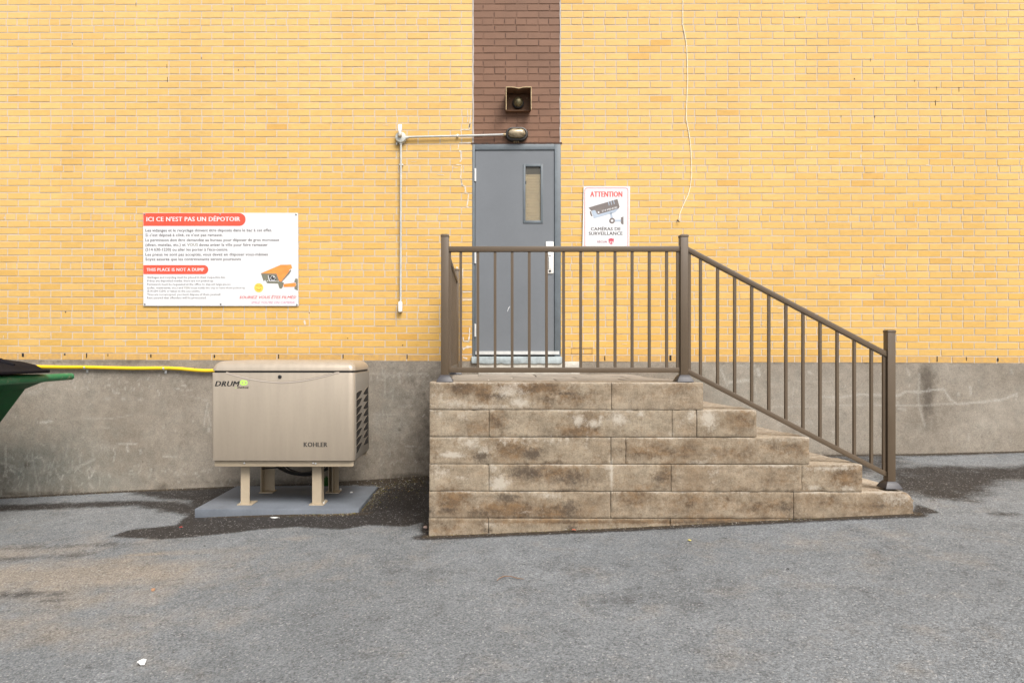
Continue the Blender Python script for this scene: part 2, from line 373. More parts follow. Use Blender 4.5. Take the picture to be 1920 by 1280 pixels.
gpoly(gd, [(1852, 962), (1905, 961), (1915, 966), (1860, 968)], .8, .05)
# tar seam along the foot of the steps
gpoly(gd, [(785, 1008), (806, 985), (806, 1001), (960, 993), (1200, 982), (1500, 968), (1712, 960), (1718, 946), (1764, 962), (1700, 967), (1500, 975), (1200, 988), (960, 1001), (860, 1008)], 1.15, .03)
gpoly(gs, [(797, 1006), (806, 1000), (805, 1008)], 1.3, .02)
stroke(gs, GX, GY, [(X(803, YF), YF - .008), (X(1500, YF), YF - .008), (X(1716, YF), YF - .004)], .034, 1.5, .3)
stroke(gd, GX, GY, [(X(790, YF), YF - .02), (X(1716, YF), YF - .02)], .075, 1.2, .6)
gpoly(gd, [(788, 1004), (797, 960), (808, 960), (808, 1004)], .95, .04)
# thin seam at the wall
wl = [(p, q) for p, q in ((-300, 946), (0, 932), (250, 919), (362, 915), (601, 905), (750, 895), (838, 890))]
wl2 = [(1490, 857), (1553, 853), (1700, 851), (1920, 845.5), (2200, 840)]
for L_ in (wl, wl2):
    P_ = [(X(p), -.015) for p, q in L_]
    stroke(gs, GX, GY, P_, .075, 1.3, .35)
gpoly(gs, [(590, 905), (690, 897), (806, 885), (806, 900), (700, 908), (610, 909)], .9, .06)
# tan dust at left, faint rust spots
for (a, b, rx, rz, s_) in ((60, 1085, 1.25, .32, .85), (-60, 1040, .9, .25, .6), (170, 1055, .7, .12, .5), (275, 1040, .22, .035, .75), (40, 1180, .9, .22, .45), (540, 1010, .25, .04, .4), (180, 1120, .6, .2, .5), (330, 1038, .5, .07, .4), (1600, 1010, 1.2, .2, .15)):
    blob(gt, GX, GY, gpt(a, b), rx, rz, s_)
for (a, b, rx, rz, s_) in ((20, 1115, .25, .06, .62), (105, 1113, .08, .03, .6), (150, 1023, .6, .05, .5), (50, 1045, .5, .06, .45), (100, 1125, .15, .02, .55), (970, 1066, .9, .15, .18), (1240, 1120, .6, .15, .2)):
    blob(gd, GX, GY, gpt(a, b), rx, rz, s_)
# dirt and old leaves along the front of the pad
P_ = G([(395, 969), (480, 968), (560, 967), (690, 962)]); stroke(gs, GX, GY, P_, .05, .75)
ground = grid_mesh('ground', np.stack([GX, GY, GZ], 1), len(fx), len(fy), M_ASPH, np.stack([gd, gt, gs], 1))
ground['kind'] = 'structure'; ground['label'] = 'worn grey asphalt lot sloping down to the left'

# ------------------------------------------------------------------ BUILDING
bld = thing('building', 'yellow brick building with painted brown strip over its grey door', 'building', (0, 0, 0))
_tilt = .0036
PITCH = 13.13 * 6.47 / F; Z0 = Z(677.6)
XL, XR = -8.0, 8.6
ZTOP = 6.4
xdl, xdr = X(885.5), X(1051.5)                # edges of the door and brown strip
zdt = Z(269.5)                                # underside of lintel
def bricks(mb, tint, x0, x1, j0, j1, ph_even, ph_odd, pitch, hp, jt=.0085, sink=0.0, yj=.0010, zmin=None, tfun=None):
    for j in range(j0, j1):
        head = j % 7 == 6
        p = hp if head else pitch; ph = (ph_even + .011 * ((j * 7) % 5 - 2) if head else (ph_even if j % 2 == 0 else ph_odd))
        k = math.floor((x0 - ph) / p) - 1; edges = [x0]; x = ph + k * p
        while x < x1:
            if x > x0 + .035 and x < x1 - .035: edges.append(x + rng.uniform(-.003, .003))
            x += p
        edges.append(x1)
        for a, b in zip(edges[:-1], edges[1:]):
            xa, xb = a + (jt / 2 if a > x0 else 0), b - (jt / 2 if b < x1 else 0)
            dz = rng.uniform(-.0012, .0012); xm = (a + b) / 2
            zb = Z0 + j * PITCH + jt * .55 - _tilt * xm + dz; zt = Z0 + (j + 1) * PITCH - jt * .45 - _tilt * xm + dz + rng.uniform(-.001, .0008)
            if zmin is not None:
                if zt < zmin + .02: continue
                zb = max(zb, zmin)
            yb = sink + rng.uniform(-yj, yj); e = .0014; r_ = lambda: rng.uniform(-.0009, .0009)
            vs = [(xa, sink + .014, zb), (xb, sink + .014, zb), (xb, sink + .014, zt), (xa, sink + .014, zt),
                  (xa + e + r_(), yb + r_() * .6, zb + e + r_()), (xb - e + r_(), yb + r_() * .6, zb + e + r_()), (xb - e + r_(), yb + r_() * .6, zt - e + r_()), (xa + e + r_(), yb + r_() * .6, zt - e + r_())]
            mb.add(vs, [(4, 5, 6, 7), (0, 1, 5, 4), (1, 2, 6, 5), (2, 3, 7, 6), (3, 0, 4, 7)], 0)
            t = tfun(xm, (zb + zt) / 2, head, j) if tfun else (rng.random(), 0, 0)
            tint += [t] * 8
def ytint(x, z, head, j):
    base = .50 + .42 * math.sin(x * .8 + z) * .25 + rng.gauss(0, .14) - (.16 if head else 0) - .30 * (z - 2.7)  # height term: brighter light up the wall, put into the brick colour
    dark = rng.uniform(.35, .8) if rng.random() < .015 else (rng.random() * .3 if rng.random() < .3 else 0)
    dirty = 0.0
    if j == 0: dirty = .75; dark = max(dark, .35)
    if j == 1: dirty = .15
    if xdl - .14 < x < xdl and z < 1.75 and rng.random() < .5: dark = .9
    return (min(max(base, 0), 1), dark, dirty)
J1 = int((ZTOP - Z0) / PITCH) + 1
mb = MB(); tint = []
pl = 40.35 * 6.47 / F * 1.012; pr = 41.55 * 6.47 / F
bricks(mb, tint, XL, xdl, 0, J1, X(33.8), X(14.2), pl, pl / 2, tfun=ytint)
bricks(mb, tint, xdr, XR, 0, J1, X(1072.3), X(1093.4), pr, pr / 2, tfun=ytint)
nb = len(mb.v)
# mortar sheets just behind the faces
for a, b in ((XL, xdl), (xdr, XR)):
    za, zb_ = Z0 - _tilt * a, Z0 - _tilt * b
    mb.add([(a, .0029, za), (b, .0029, zb_), (b, .0029, ZTOP), (a, .0029, ZTOP)], [(0, 1, 2, 3)], 1)
mb.add([(xdl, .0052, Z0 - .05), (xdl, .0052, ZTOP), (xdl, .09, ZTOP), (xdl, .09, Z0 - .05)], [(0, 1, 2, 3)], 1)
mb.add([(xdr, .0052, Z0 - .05), (xdr, .0052, ZTOP), (xdr, .09, ZTOP), (xdr, .09, Z0 - .05)], [(3, 2, 1, 0)], 1)
# open weep holes in the lowest course and a few hollow joints higher up
def hole(px, py0, py1, wpx=2.2):
    wpx *= (1 if py0 > 640 else .6); xa, xb = X(px - wpx / 2), X(px + wpx / 2); mb.add([(xa, -.0012, Z(py1)), (xb, -.0012, Z(py1)), (xb, -.0012, Z(py0)), (xa, -.0012, Z(py0))], [(0, 1, 2, 3)], 2)
for px, a, b, w_ in ((43, 662, 669, 4), (121.5, 662.5, 666, 3), (162.5, 662, 671, 2), (283, 664, 670, 2.4), (402, 665, 671, 3), (522.5, 664, 672, 2), (643.3, 664.5, 672, 2), (763.3, 664.5, 672.5, 2), (202.5, 663, 668, 1.6),
                     (1634, 669, 677, 2.4), (1757, 668, 678, 2), (1812, 669, 676, 1.6), (1871, 671, 677, 3), (1257, 666, 676, 4), (1134, 667, 676, 1.8), (255, 2, 9, 1.4), (435, 12, 18, 1.6), (378, 105, 109, 1.4), (314, 142, 152, 1.6), (313, 118, 125, 1.4), (447, 128, 131, 2), (136, 78, 80, 2),
                     (1499, 34, 37, 2), (1632, 113, 119, 1.5), (1798, 167, 176, 1.8), (1754, 191, 201, 1.8), (1602, 149.5, 152, 3), (1756, 166, 173, 1.4), (123, 583, 586, 2.6), (580, 585, 587, 2), (652, 633, 635, 2), (755, 646, 648, 2), (1577, 219, 222, 1.6), (1640, 219, 223, 2), (1715, 153, 157, 1.2)):
    hole(px, a, b, w_)
# repointed crack stepping down the wall left of the door
def streak(pts, wpx, y=-.0022):
    for (a, b), (c, d) in zip(pts[:-1], pts[1:]):
        n = max(2, int(math.hypot(c - a, d - b) / 3)); pr_ = []
        for k in range(n + 1):
            t = k / n; ux, uy = (c - a), (d - b); L = math.hypot(ux, uy); nx, ny = -uy / L, ux / L; h = wpx / 2 * rng.uniform(.35, 1.25); m_ = rng.uniform(-.4, .4)
            cx, cy = a + ux * t + nx * m_, b + uy * t + ny * m_; p1, p2 = at(cx + nx * h, cy + ny * h, y), at(cx - nx * h, cy - ny * h, y); pr_.append((p1, p2))
        for k in range(n):
            q = [pr_[k][0], pr_[k][1], pr_[k + 1][1], pr_[k + 1][0]]; mb.add([(x, y, z) for x, z in q], [(0, 1, 2, 3)], 3)
for pts, wd in (([(877, 203), (877, 229)], 1.6), ([(883, 205), (880, 243), (864, 243), (866, 256)], 1.8), ([(883, 268), (861, 268)], 2), ([(860, 270), (859, 280)], 1.6), ([(861, 283), (865, 284)], 3), ([(864, 285), (865, 300), (862, 304)], 3),
                ([(855, 309), (865, 309), (864, 333), (867, 348)], 2), ([(865, 335), (865, 347), (872, 349)], 2), ([(872, 350), (873, 360)], 3.4), ([(871, 362), (879, 363), (877, 378), (875, 387)], 2), ([(874, 388), (880, 389)], 2.4), ([(882, 232), (879, 240)], 3),
                ([(868, 503), (868, 522)], 3), ([(881, 614), (879, 640)], 3), ([(868, 632), (870, 640), (880, 640)], 2.4), ([(868, 655), (874, 651), (884, 650)], 4), ([(868, 670), (876, 672)], 3.5),
                ([(868, 548), (882, 547)], 2), ([(867, 563), (884, 562)], 2), ([(857, 500), (857, 515)], 4)):
    streak(pts, wd)
for k in range(46):                                 # old pale smears and pits scattered on the brick
    px_ = rng.choice([rng.uniform(0, 850), rng.uniform(1070, 1910)]); py_ = rng.uniform(222, 655)
    if 262 < px_ < 566 and 393 < py_ < 580: continue
    if 1088 < px_ < 1188 and 345 < py_ < 470: continue
    if rng.random() < .5: streak([(px_, py_), (px_ + rng.uniform(-1, 1), py_ + rng.uniform(3, 8))], rng.uniform(.7, 1.8))
    else: streak([(px_, py_), (px_ + rng.uniform(4, 16), py_ + rng.uniform(-.6, .6))], rng.uniform(.6, 1.3))
streak([(571, 600), (572, 609)], 4)
bw = mb.build('brick_wall', [M_BRICK, M_MORTAR, M_HOLE, pm('pale_mortar', (.60, .54, .46), .9, var=.12, scale=40)], bld, fix=False)
arr = np.zeros((len(mb.v), 3)); arr[:nb] = np.array(tint); set_attr(bw.data, 'tint', arr)
bw['label'] = 'yellow brick face laid with header courses'
# painted brown strip above the door
mb = MB(); tint = []
bricks(mb, tint, X(888.3), X(1049.6), 0, J1, X(906), X(927), pr, pr / 2, jt=.008, sink=.004, zmin=zdt + .012, tfun=lambda x, z, h, j: (rng.random(), 0, 0))
nb = len(mb.v)
mb.add([(xdl, .0085, zdt + .01), (xdr, .0085, zdt + .01), (xdr, .0085, ZTOP), (xdl, .0085, ZTOP)], [(0, 1, 2, 3)], 0)
for i in range(0, nb, 8):                       # hollow upright joints read as short dark slots
    x_, z_ = mb.v[i][0], mb.v[i][2]
    if x_ > X(892) and rng.random() < .5:
        hh = rng.uniform(.3, .95) * PITCH * .8; mb.add([(x_ - .0065, .0068, z_ + PITCH * .8 - hh), (x_ - .0015, .0068, z_ + PITCH * .8 - hh), (x_ - .0015, .0068, z_ + PITCH * .8), (x_ - .0065, .0068, z_ + PITCH * .8)], [(0, 1, 2, 3)], 1)
pb = mb.build('painted_brick_strip', [M_BROWN, pm('dark_brown_joint', (.075, .036, .026), .8)], bld, fix=False)
arr = np.zeros((len(mb.v), 3)); arr[:nb] = np.array(tint); set_attr(pb.data, 'tint', arr)
# caulked joints beside the strip
for a, b in ((885.6, 888.4), (1049.4, 1051.6)):
    mb = MB(); n = 60; zz = [zdt + .01 + (ZTOP - zdt - .01) * k / n for k in range(n + 1)]
    L_ = [X(a) + rng.uniform(-.003, .003) for _ in zz]; Rr = [X(b) + rng.uniform(-.003, .003) for _ in zz]
    for k in range(n): mb.add([(L_[k], -.002, zz[k]), (Rr[k], -.002, zz[k]), (Rr[k + 1], -.002, zz[k + 1]), (L_[k + 1], -.002, zz[k + 1])], [(0, 1, 2, 3)])
    mb.build('caulk_joint', M_CAULK, bld, fix=False)
# foundation: dense sheet with scratches, in front of a thick wall
ux = np.concatenate([[XL, -7, -6], np.arange(-5.4, 5.9, .0125), [6.5, 7.5, XR]]); uz_ = np.arange(0, 1.0001, 1 / 108)
FXg, FT = np.meshgrid(ux, uz_, indexing='ij'); FXg = FXg.ravel(); FT = FT.ravel()
ztop = Z0 - _tilt * FXg + .002; zbot = -.25; FZ = zbot + (ztop - zbot) * FT
fw, fd, fb = np.zeros_like(FXg), np.zeros_like(FXg), np.zeros_like(FXg)
def fp(pts): return [at(a, b, 0) for a, b in pts]
def fst(m, pts, wd, s): stroke(m, FXg, FZ, fp(pts), wd * 6.47 / F, s)
for pts, wd, s in (([(78, 792), (88, 791), (93, 789), (98, 790)], 3.2, 1.0), ([(68, 782), (72, 792)], 1.5, .5), ([(225, 832), (258, 831)], 1.6, .9), ([(246, 826), (248, 833)], 1.5, .7), ([(306, 855), (332, 854)], 1.7, .8), ([(215, 840), (217, 850), (214, 864)], 1.7, .8), ([(170, 876), (174, 886)], 1.6, .7),
                   ([(172, 894), (180, 880)], 1.8, .8), ([(70, 857), (80, 857), (86, 868)], 2.0, .85), ([(40, 880), (46, 892), (44, 898)], 1.8, .7), ([(178, 882), (170, 896)], 1.6, .8), ([(138, 862), (138, 880)], 1.8, .6), ([(145, 876), (178, 860)], 3.2, .55), ([(12, 835), (12, 882), (8, 892)], 2.0, .7),
                   ([(0, 866), (25, 874), (40, 882)], 3, .6), ([(62, 850), (68, 890), (76, 925)], 2, .55), ([(390, 755), (384, 790), (385, 798)], 1.8, .75), ([(390, 770), (396, 797)], 1.6, .7), ([(392, 802), (393, 808)], 3, .85), ([(240, 836), (241, 845)], 3, .9), ([(264, 843), (265, 848)], 2.6, .9),
                   ([(160, 785), (210, 784), (250, 777)], 1.5, .4), ([(345, 740), (390, 750)], 1.5, .4), ([(54, 905), (56, 925)], 1.8, .6), ([(110, 888), (116, 898), (120, 890)], 2.2, .75), ([(20, 880), (27, 883)], 3, .8), ([(140, 840), (150, 839)], 1.6, .4), ([(190, 800), (205, 801)], 1.8, .5),
                   ([(696, 700), (740, 703), (800, 700)], 2.5, .4), ([(722, 695), (723, 740)], 1.5, .5), ([(700, 777), (740, 776)], 1.8, .6), ([(727, 778), (728, 795)], 1.4, .5), ([(748, 762), (775, 760)], 2.5, .5), ([(750, 790), (752, 800)], 1.4, .7), ([(728, 840), (732, 855)], 1.6, .6), ([(760, 835), (790, 838)], 1.6, .5),
                   # right of the steps
                   ([(1340, 690), (1346, 720)], 1.8, .6), ([(1351, 692), (1363, 722)], 1.8, .85), ([(1368, 716), (1406, 712)], 4.2, .75), ([(1382, 684), (1400, 687), (1414, 684)], 2, .6), ([(1420, 692), (1423, 702)], 4, .85), ([(1415, 720), (1418, 746)], 2, .5), ([(1487, 725), (1485, 748)], 2, .6), ([(1502, 705), (1504, 712)], 3, .8), ([(1515, 696), (1519, 700)], 2.5, .9),
                   ([(1440, 722), (1500, 714), (1560, 716)], 2, .35), ([(1450, 762), (1480, 762), (1560, 760), (1640, 757)], 2, .5), ([(1540, 743), (1575, 744), (1610, 739), (1640, 740), (1684, 741), (1698, 733), (1722, 735), (1745, 731), (1768, 729), (1780, 748), (1792, 757), (1840, 753), (1880, 748), (1906, 738)], 2.6, .8),
                   ([(1640, 760), (1720, 759), (1800, 757), (1880, 750)], 1.8, .7), ([(1699, 690), (1705, 706)], 1.6, .7), ([(1722, 700), (1720, 750), (1727, 780), (1733, 798)], 2.4, .5), ([(1818, 725), (1819, 738)], 2.6, .9), ([(1682, 766), (1696, 767)], 2.2, .7), ([(1782, 802), (1782, 830)], 1.4, .6), ([(1814, 812), (1815, 824)], 1.4, .6), ([(1796, 738), (1797, 740)], 3, .9), ([(1905, 742), (1904, 748)], 2, .7), ([(1650, 805), (1652, 808)], 2, .6), ([(1460, 795), (1520, 790)], 6, .4)):
    fst(fw, pts, wd, s)
for k in range(330):                                # crowd of small scuffs where bins rub the wall
    zone = rng.choice([0, 0, 0, 1, 1, 2, 3, 4])
    a, b = {0: (rng.uniform(-40, 190), rng.gauss(885, 22)), 1: (rng.uniform(50, 360), rng.gauss(727, 4) if rng.random() < .5 else rng.gauss(708, 7)), 2: (rng.uniform(200, 420), rng.gauss(882, 9)), 3: (rng.uniform(380, 800), rng.gauss(875, 14)), 4: (rng.uniform(695, 805), rng.gauss(700, 6) if rng.random() < .5 else rng.uniform(700, 870))}[zone]
    ang = rng.gauss(90, 35) if zone in (0, 3, 4) else rng.choice([rng.gauss(90, 20), rng.gauss(0, 10)]); L = rng.uniform(2, 9 if zone else 16)
    fst(fw, [(a, b), (a + L * math.cos(R(ang)), b + L * math.sin(R(ang)))], rng.uniform(.9, 1.9), rng.uniform(.25, .9))
for k in range(60):
    a, b = rng.choice([(rng.uniform(0, 400), rng.uniform(690, 900)), (rng.uniform(1330, 1910), rng.uniform(690, 840))]); L = rng.uniform(1, 4); fst(fw, [(a, b), (a + 1, b + L)], rng.uniform(1.2, 2), rng.uniform(.4, .8))
def fbl(m, a, b, rx, ry, s): c = at(a, b, 0); k = 6.47 / F; blob(m, FXg, FZ, c, rx * k, ry * k, s)
for a, b, rx, ry, s in ((195, 838, 22, 10, .45), (102, 838, 5, 7, .5), (128, 838, 5, 7, .45), (203, 747, 6, 3, .7), (232, 747, 4, 3, .7), (264, 748, 5, 3, .6), (740, 800, 28, 34, .25), (710, 790, 14, 22, .35), (60, 735, 12, 4, .7), (150, 855, 8, 8, .35), (1500, 750, 90, 50, .22), (1370, 780, 60, 60, .25), (640, 840, 20, 12, .3)):
    fbl(fw, a, b, rx, ry, s)
for a, b, rx, ry, s in ((1738, 735, 15, 60, 1.0), (1735, 700, 14, 30, .9), (1750, 790, 8, 30, .5), (-20, 890, 60, 40, .6), (305, 915, 14, 12, .7), (240, 678, 90, 6, .6), (150, 678, 160, 4, .5), (52, 870, 6, 6, 1), (269, 865, 1.5, 2, 1), (366, 690, 2, 2, 1), (750, 805, 4, 3, 1), (620, 860, 90, 26, .35), (800, 820, 50, 70, .45), (1850, 820, 40, 20, .25), (590, 905, 240, 8, .7), (780, 893, 60, 9, 1.0), (1600, 680, 400, 2.5, .5), (825, 800, 75, 130, .8), (1700, 852, 260, 3, .7), (1540, 858, 60, 12, .6), (100, 925, 300, 5, .6)):
    fbl(fd, a, b, rx, ry, s)
for a, b, rx, ry, s in ((40, 880, 170, 60, .95), (150, 900, 120, 35, .7), (-60, 820, 100, 90, .5), (740, 760, 50, 80, .35), (1370, 730, 80, 60, .35), (140, 825, 100, 35, .3)):
    fbl(fb, a, b, rx, ry, s)
yoff = -.012 + .003 * np.sin(FXg * 2.1) * np.sin(FZ * 5) + nrng.normal(0, .0004, len(FXg))
fo = grid_mesh('foundation_wall', np.stack([FXg, yoff, FZ], 1), len(ux), len(uz_), M_FOUND, np.stack([fw, fd, fb], 1))
fo.parent = bld; fo['label'] = 'scuffed grey concrete foundation under the bricks'
mb = MB(); mb.add([(XL, -.012, Z0 - _tilt * XL + .002), (XR, -.012, Z0 - _tilt * XR + .002), (XR, .006, Z0 - _tilt * XR + .002), (XL, .006, Z0 - _tilt * XL + .002)], [(0, 1, 2, 3)])
mb.build('foundation_ledge', pm('plain_concrete', (.27, .235, .19), .9, var=.2, scale=12, bump=.2), bld, fix=False)
# mass of the building behind its face, and its upper storey and roof edge
mb = MB(); mb.box(XL, X(885), .02, 7, -.4, ZTOP); mb.box(X(1052), XR, .02, 7, -.4, ZTOP); mb.box(X(885), X(1052), .02, 7, zdt + .012, ZTOP)
mb.box(X(885), X(1052), .12, 7, -.4, zdt + .01); mb.box(XL, XR, .0, 7, ZTOP, ZTOP + .25)
mb.build('wall_core', pm('core_masonry', (.45, .38, .28), .9), bld)

# lintel and door
mb = MB(); n = 40; xs = [xdl - .012 + (xdr - xdl + .024) * k / n for k in range(n + 1)]
low = [zdt - .004 + rng.uniform(-.002, .003) for _ in xs]; top = [zdt + .009 + rng.uniform(-.002, .005) for _ in xs]
mb.prism(list(zip(xs, low)) + list(zip(xs, top))[::-1], -.006, .06)
mb.build('steel_lintel', pm('rusty_steel', (.07, .032, .018), .8, var=.4, scale=30, bump=.3), bld)
fr = MB(); yf0, yf1 = -.004, .09; zth = Z(668)
fr.box(xdl, X(890.3), yf0, yf1, zth, zdt - .004); fr.box(X(1039.8), xdr, yf0, yf1, zth, zdt - .004); fr.box(X(890.3), X(1039.8), yf0, yf1, Z(281.3), zdt - .004)
fr.build('door_frame', M_DOORF, bld, bevel=.003)
dr = MB(); wx0, wx1, wz0, wz1 = X(985.3), X(1013.8), Z(413.6), Z(312.5); dx0, dx1, dz0, dz1 = X(891.2), X(1038.9), Z(665.5), Z(282.2); yd = .006
dr.box(dx0, wx0, yd, .05, dz0, dz1); dr.box(wx1, dx1, yd, .05, dz0, dz1); dr.box(wx0, wx1, yd, .05, dz0, wz0); dr.box(wx0, wx1, yd, .05, wz1, dz1)
door = sub(dr.build('door', M_DOOR, bld)); 
g = MB(); g.box(dx0 - .006, dx1 + .006, .05, .11, dz0 - .012, dz1 + .004); under(g.build('door_gap', M_HOLE), door)
t_ = MB(); a0, a1, b0, b1 = X(981), X(1018), Z(418.5), Z(308)
for q in ((a0, wx0, b0, b1), (wx1, a1, b0, b1), (wx0, wx1, b0, wz0), (wx0, wx1, wz1, b1)): t_.box(q[0], q[1], yd - .007, yd + .002, q[2], q[3])
under(t_.build('window_trim', M_DOORF, bevel=.002), door)
g = MB(); zs_ = Z(325.5); g.box(wx0, wx1, .030, .034, wz0 - .002, zs_); nsl = 30
for k in range(nsl):
    za = wz0 + (zs_ - wz0) * k / nsl; h_ = (zs_ - wz0) / nsl
    g.add([(wx0 + .003, .0292, za + h_ * .12), (wx1 - .003, .0292, za + h_ * .12), (wx1 - .003, .0262, za + h_ * .5), (wx0 + .003, .0262, za + h_ * .5), (wx1 - .003, .0288, za + h_ * .98), (wx0 + .003, .0288, za + h_ * .98)], [(0, 1, 2, 3), (3, 2, 4, 5)])
under(g.build('reflection_slats', pm('reflection_cream', (.86, .72, .48), .7, var=.05, scale=20), fix=False), door)  # slats added in place of the bright striped reflection in the pane
g = MB(); g.box(wx0, wx1, .034, .038, zs_, wz1)
for k in range(9): xx = wx0 + (wx1 - wx0) * (k + .5) / 9; g.box(xx - .003, xx + .003, .024, .034, zs_, wz1 - .012)
under(g.build('reflection_bars', pm('reflection_grey', (.30, .27, .20), .6, var=.1)), door)  # bars added for the dark grid at the top of that reflection
s = NT('clear_glass'); tr = s.n('ShaderNodeBsdfTransparent'); gl = s.n('ShaderNodeBsdfGlossy'); gl.inputs['Roughness'].default_value = .02
fr2 = s.n('ShaderNodeFresnel'); fr2.inputs[0].default_value = 1.45; mx = s.n('ShaderNodeMixShader'); s.t.links.new(fr2.outputs[0], mx.inputs[0]); s.t.links.new(tr.outputs[0], mx.inputs[1]); s.t.links.new(gl.outputs[0], mx.inputs[2]); s.t.links.new(mx.outputs[0], s.t.nodes['Material Output'].inputs[0])
g = MB(); g.add([(wx0, .018, wz0), (wx1, .018, wz0), (wx1, .018, wz1), (wx0, .018, wz1)], [(0, 1, 2, 3)]); under(g.build('window_pane', s.m, fix=False), door)
g = MB(); g.box(wx0 + .001, wx0 + .007, .019, .026, Z(344), Z(339)); under(g.build('window_latch', M_HOLE), door)
for p0, p1 in ((316, 340), (472, 494), (607, 631)):
    g = MB(); xx = X(890.6); g.tube([(xx, -.008, Z(p1)), (xx, -.008, Z(p0))], .0075, 10); g.box(xx - .004, xx + .012, -.004, .002, Z(p1), Z(p0)); under(g.build('hinge', M_ALU, smooth=True), door)
g = MB(); g.prism(rrect(X(1023.4), X(1037.9), Z(512.8), Z(453), .010), -.004, yd); g.prism(rrect(X(1028.8), X(1034), Z(505), Z(482.5), .004), -.008, -.004)
g.prism(rrect(X(1027.5), X(1034), Z(479.5), Z(474.5), .004), -.012, -.004)
hp = under(g.build('handle_plate', M_PLATE, bevel=.0012), door); sub(hp)
g = MB(); g.box(X(1028.9), X(1033), -.0095, -.008, Z(510), Z(507.2)); g.box(X(1028.3), X(1029.1), -.0088, -.004, Z(505), Z(482)); 
o = g.build('keyhole', M_HOLE); under(o, door)
g = MB(); g.box(X(891.5), X(1048.5), -.010, yd, Z(664.4), Z(658.2)); 
for px in (907, 937, 985, 1033): g.lathe_y(X(px), Z(660.5), [(-.010, .003), (-.0125, .0028), (-.013, .001)], 8)
under(g.build('kick_strip', M_ALU), door)
g = MB(); 
for a, b, c_, d_ in ((951.5, 582, 953.5, 576), (953, 579, 955.5, 574), (951, 584, 952.5, 580)):
    p1, p2 = at(a, b, yd), at(c_, d_, yd); g.add([(p1[0], yd - .0006, p1[1]), (p1[0] + .005, yd - .0006, p1[1]), (p2[0] + .005, yd - .0006, p2[1]), (p2[0], yd - .0006, p2[1])], [(0, 1, 2, 3)])
under(g.build('paint_chip', M_SIGN, fix=False), door)
g = MB(); n = 24; xs = [X(884) + (X(1053) - X(884)) * k / n for k in range(n + 1)]
lo_ = [Z(681.5) + rng.uniform(-.005, .005) for _ in xs]; g.prism(list(zip(xs, lo_)) + [(X(1053), Z(668.2)), (X(884), Z(668.2))], -.045, .1)
g.build('door_sill', pm('pale_blue_sill', (.33, .375, .385), .7, var=.3, scale=16, bump=.3), bld, bevel=.006)
g = MB(); g.prism([(X(897), Z(703)), (X(1086), Z(703)), (X(1086), Z(677.5)), (X(1053.2), Z(677.5)), (X(1053.2), Z(681)), (X(897), Z(681))], -.030, .0)
g.build('sill_patch', pm('white_concrete', (.47, .445, .39), .85, var=.25, scale=14, bump=.3), bld, bevel=.004)
# hollow pocket in the brickwork near the sill
g = MB(); x0, x1, z0, z1 = X(1071), X(1111), Z(663), Z(652.5); t = .006
for q in ((x0, x1, z1 - t, z1), (x0, x1, z0, z0 + t), (x0, x0 + t, z0, z1), (x1 - t, x1, z0, z1)): g.box(q[0], q[1], -.0025, .004, q[2], q[3])
g.build('old_anchor_pocket', pm('shaded_brick', (.42, .25, .08), .9), bld)

# ------------------------------------------------------------------ STEPS
steps = thing('stone_steps', 'stained tan block landing with four steps descending to the right', 'steps', (X(1060, YF), YF + .9, float(gz(1, YF))))
cy_ = [716.6, 768.2, 819.3, 870.2, 920.8, 971.4, 1022]
rows = [[805, 1146.4, 1318.7], [805, 917, 1260.3, 1306.4, 1418.5], [805, 1145.7, 1173.6, 1518], [804.5, 916.8, 1258.3, 1503.7, 1617.2], [804, 1145.2, 1488, 1715.5], [803.5, 915.7, 1257, 1560]]
brown = []; white = []; dark = []
def c6(L, x, y, rx, ry, s): L.append((780 + x / 3.4286, 680 + y / 3.4286, rx / 3.4286, ry / 3.4286, s))
def c7(L, x, y, rx, ry, s): L.append((1260 + x / 2.782, 560 + y / 2.782, rx / 2.782, ry / 2.782, s))
for a in ((300, 165, 90, 38, .95), (430, 190, 60, 55, .9), (540, 150, 30, 20, .9), (620, 150, 40, 16, .8), (780, 160, 130, 32, 1.1), (860, 150, 70, 25, .9), (840, 240, 60, 50, .6), (1000, 220, 100, 50, .6), (520, 365, 60, 60, .5), (1050, 440, 130, 35, .75), (1120, 340, 120, 30, .4), (400, 420, 60, 40, .35), (620, 560, 120, 60, .65), (550, 520, 40, 30, .7), (110, 560, 40, 60, .4),
          (1550, 570, 200, 55, .5), (900, 700, 160, 50, .55), (1600, 720, 60, 60, .6), (1480, 790, 100, 30, .4), (230, 880, 90, 60, .7), (600, 940, 180, 50, .9), (300, 850, 50, 30, .6), (1400, 870, 70, 60, .6), (850, 950, 160, 50, .6), (1740, 560, 90, 40, .45), (1060, 380, 90, 50, .4), (160, 1070, 90, 30, .4), (1000, 1020, 600, 14, .75), (1500, 1018, 400, 12, .8)): c6(brown, *a)
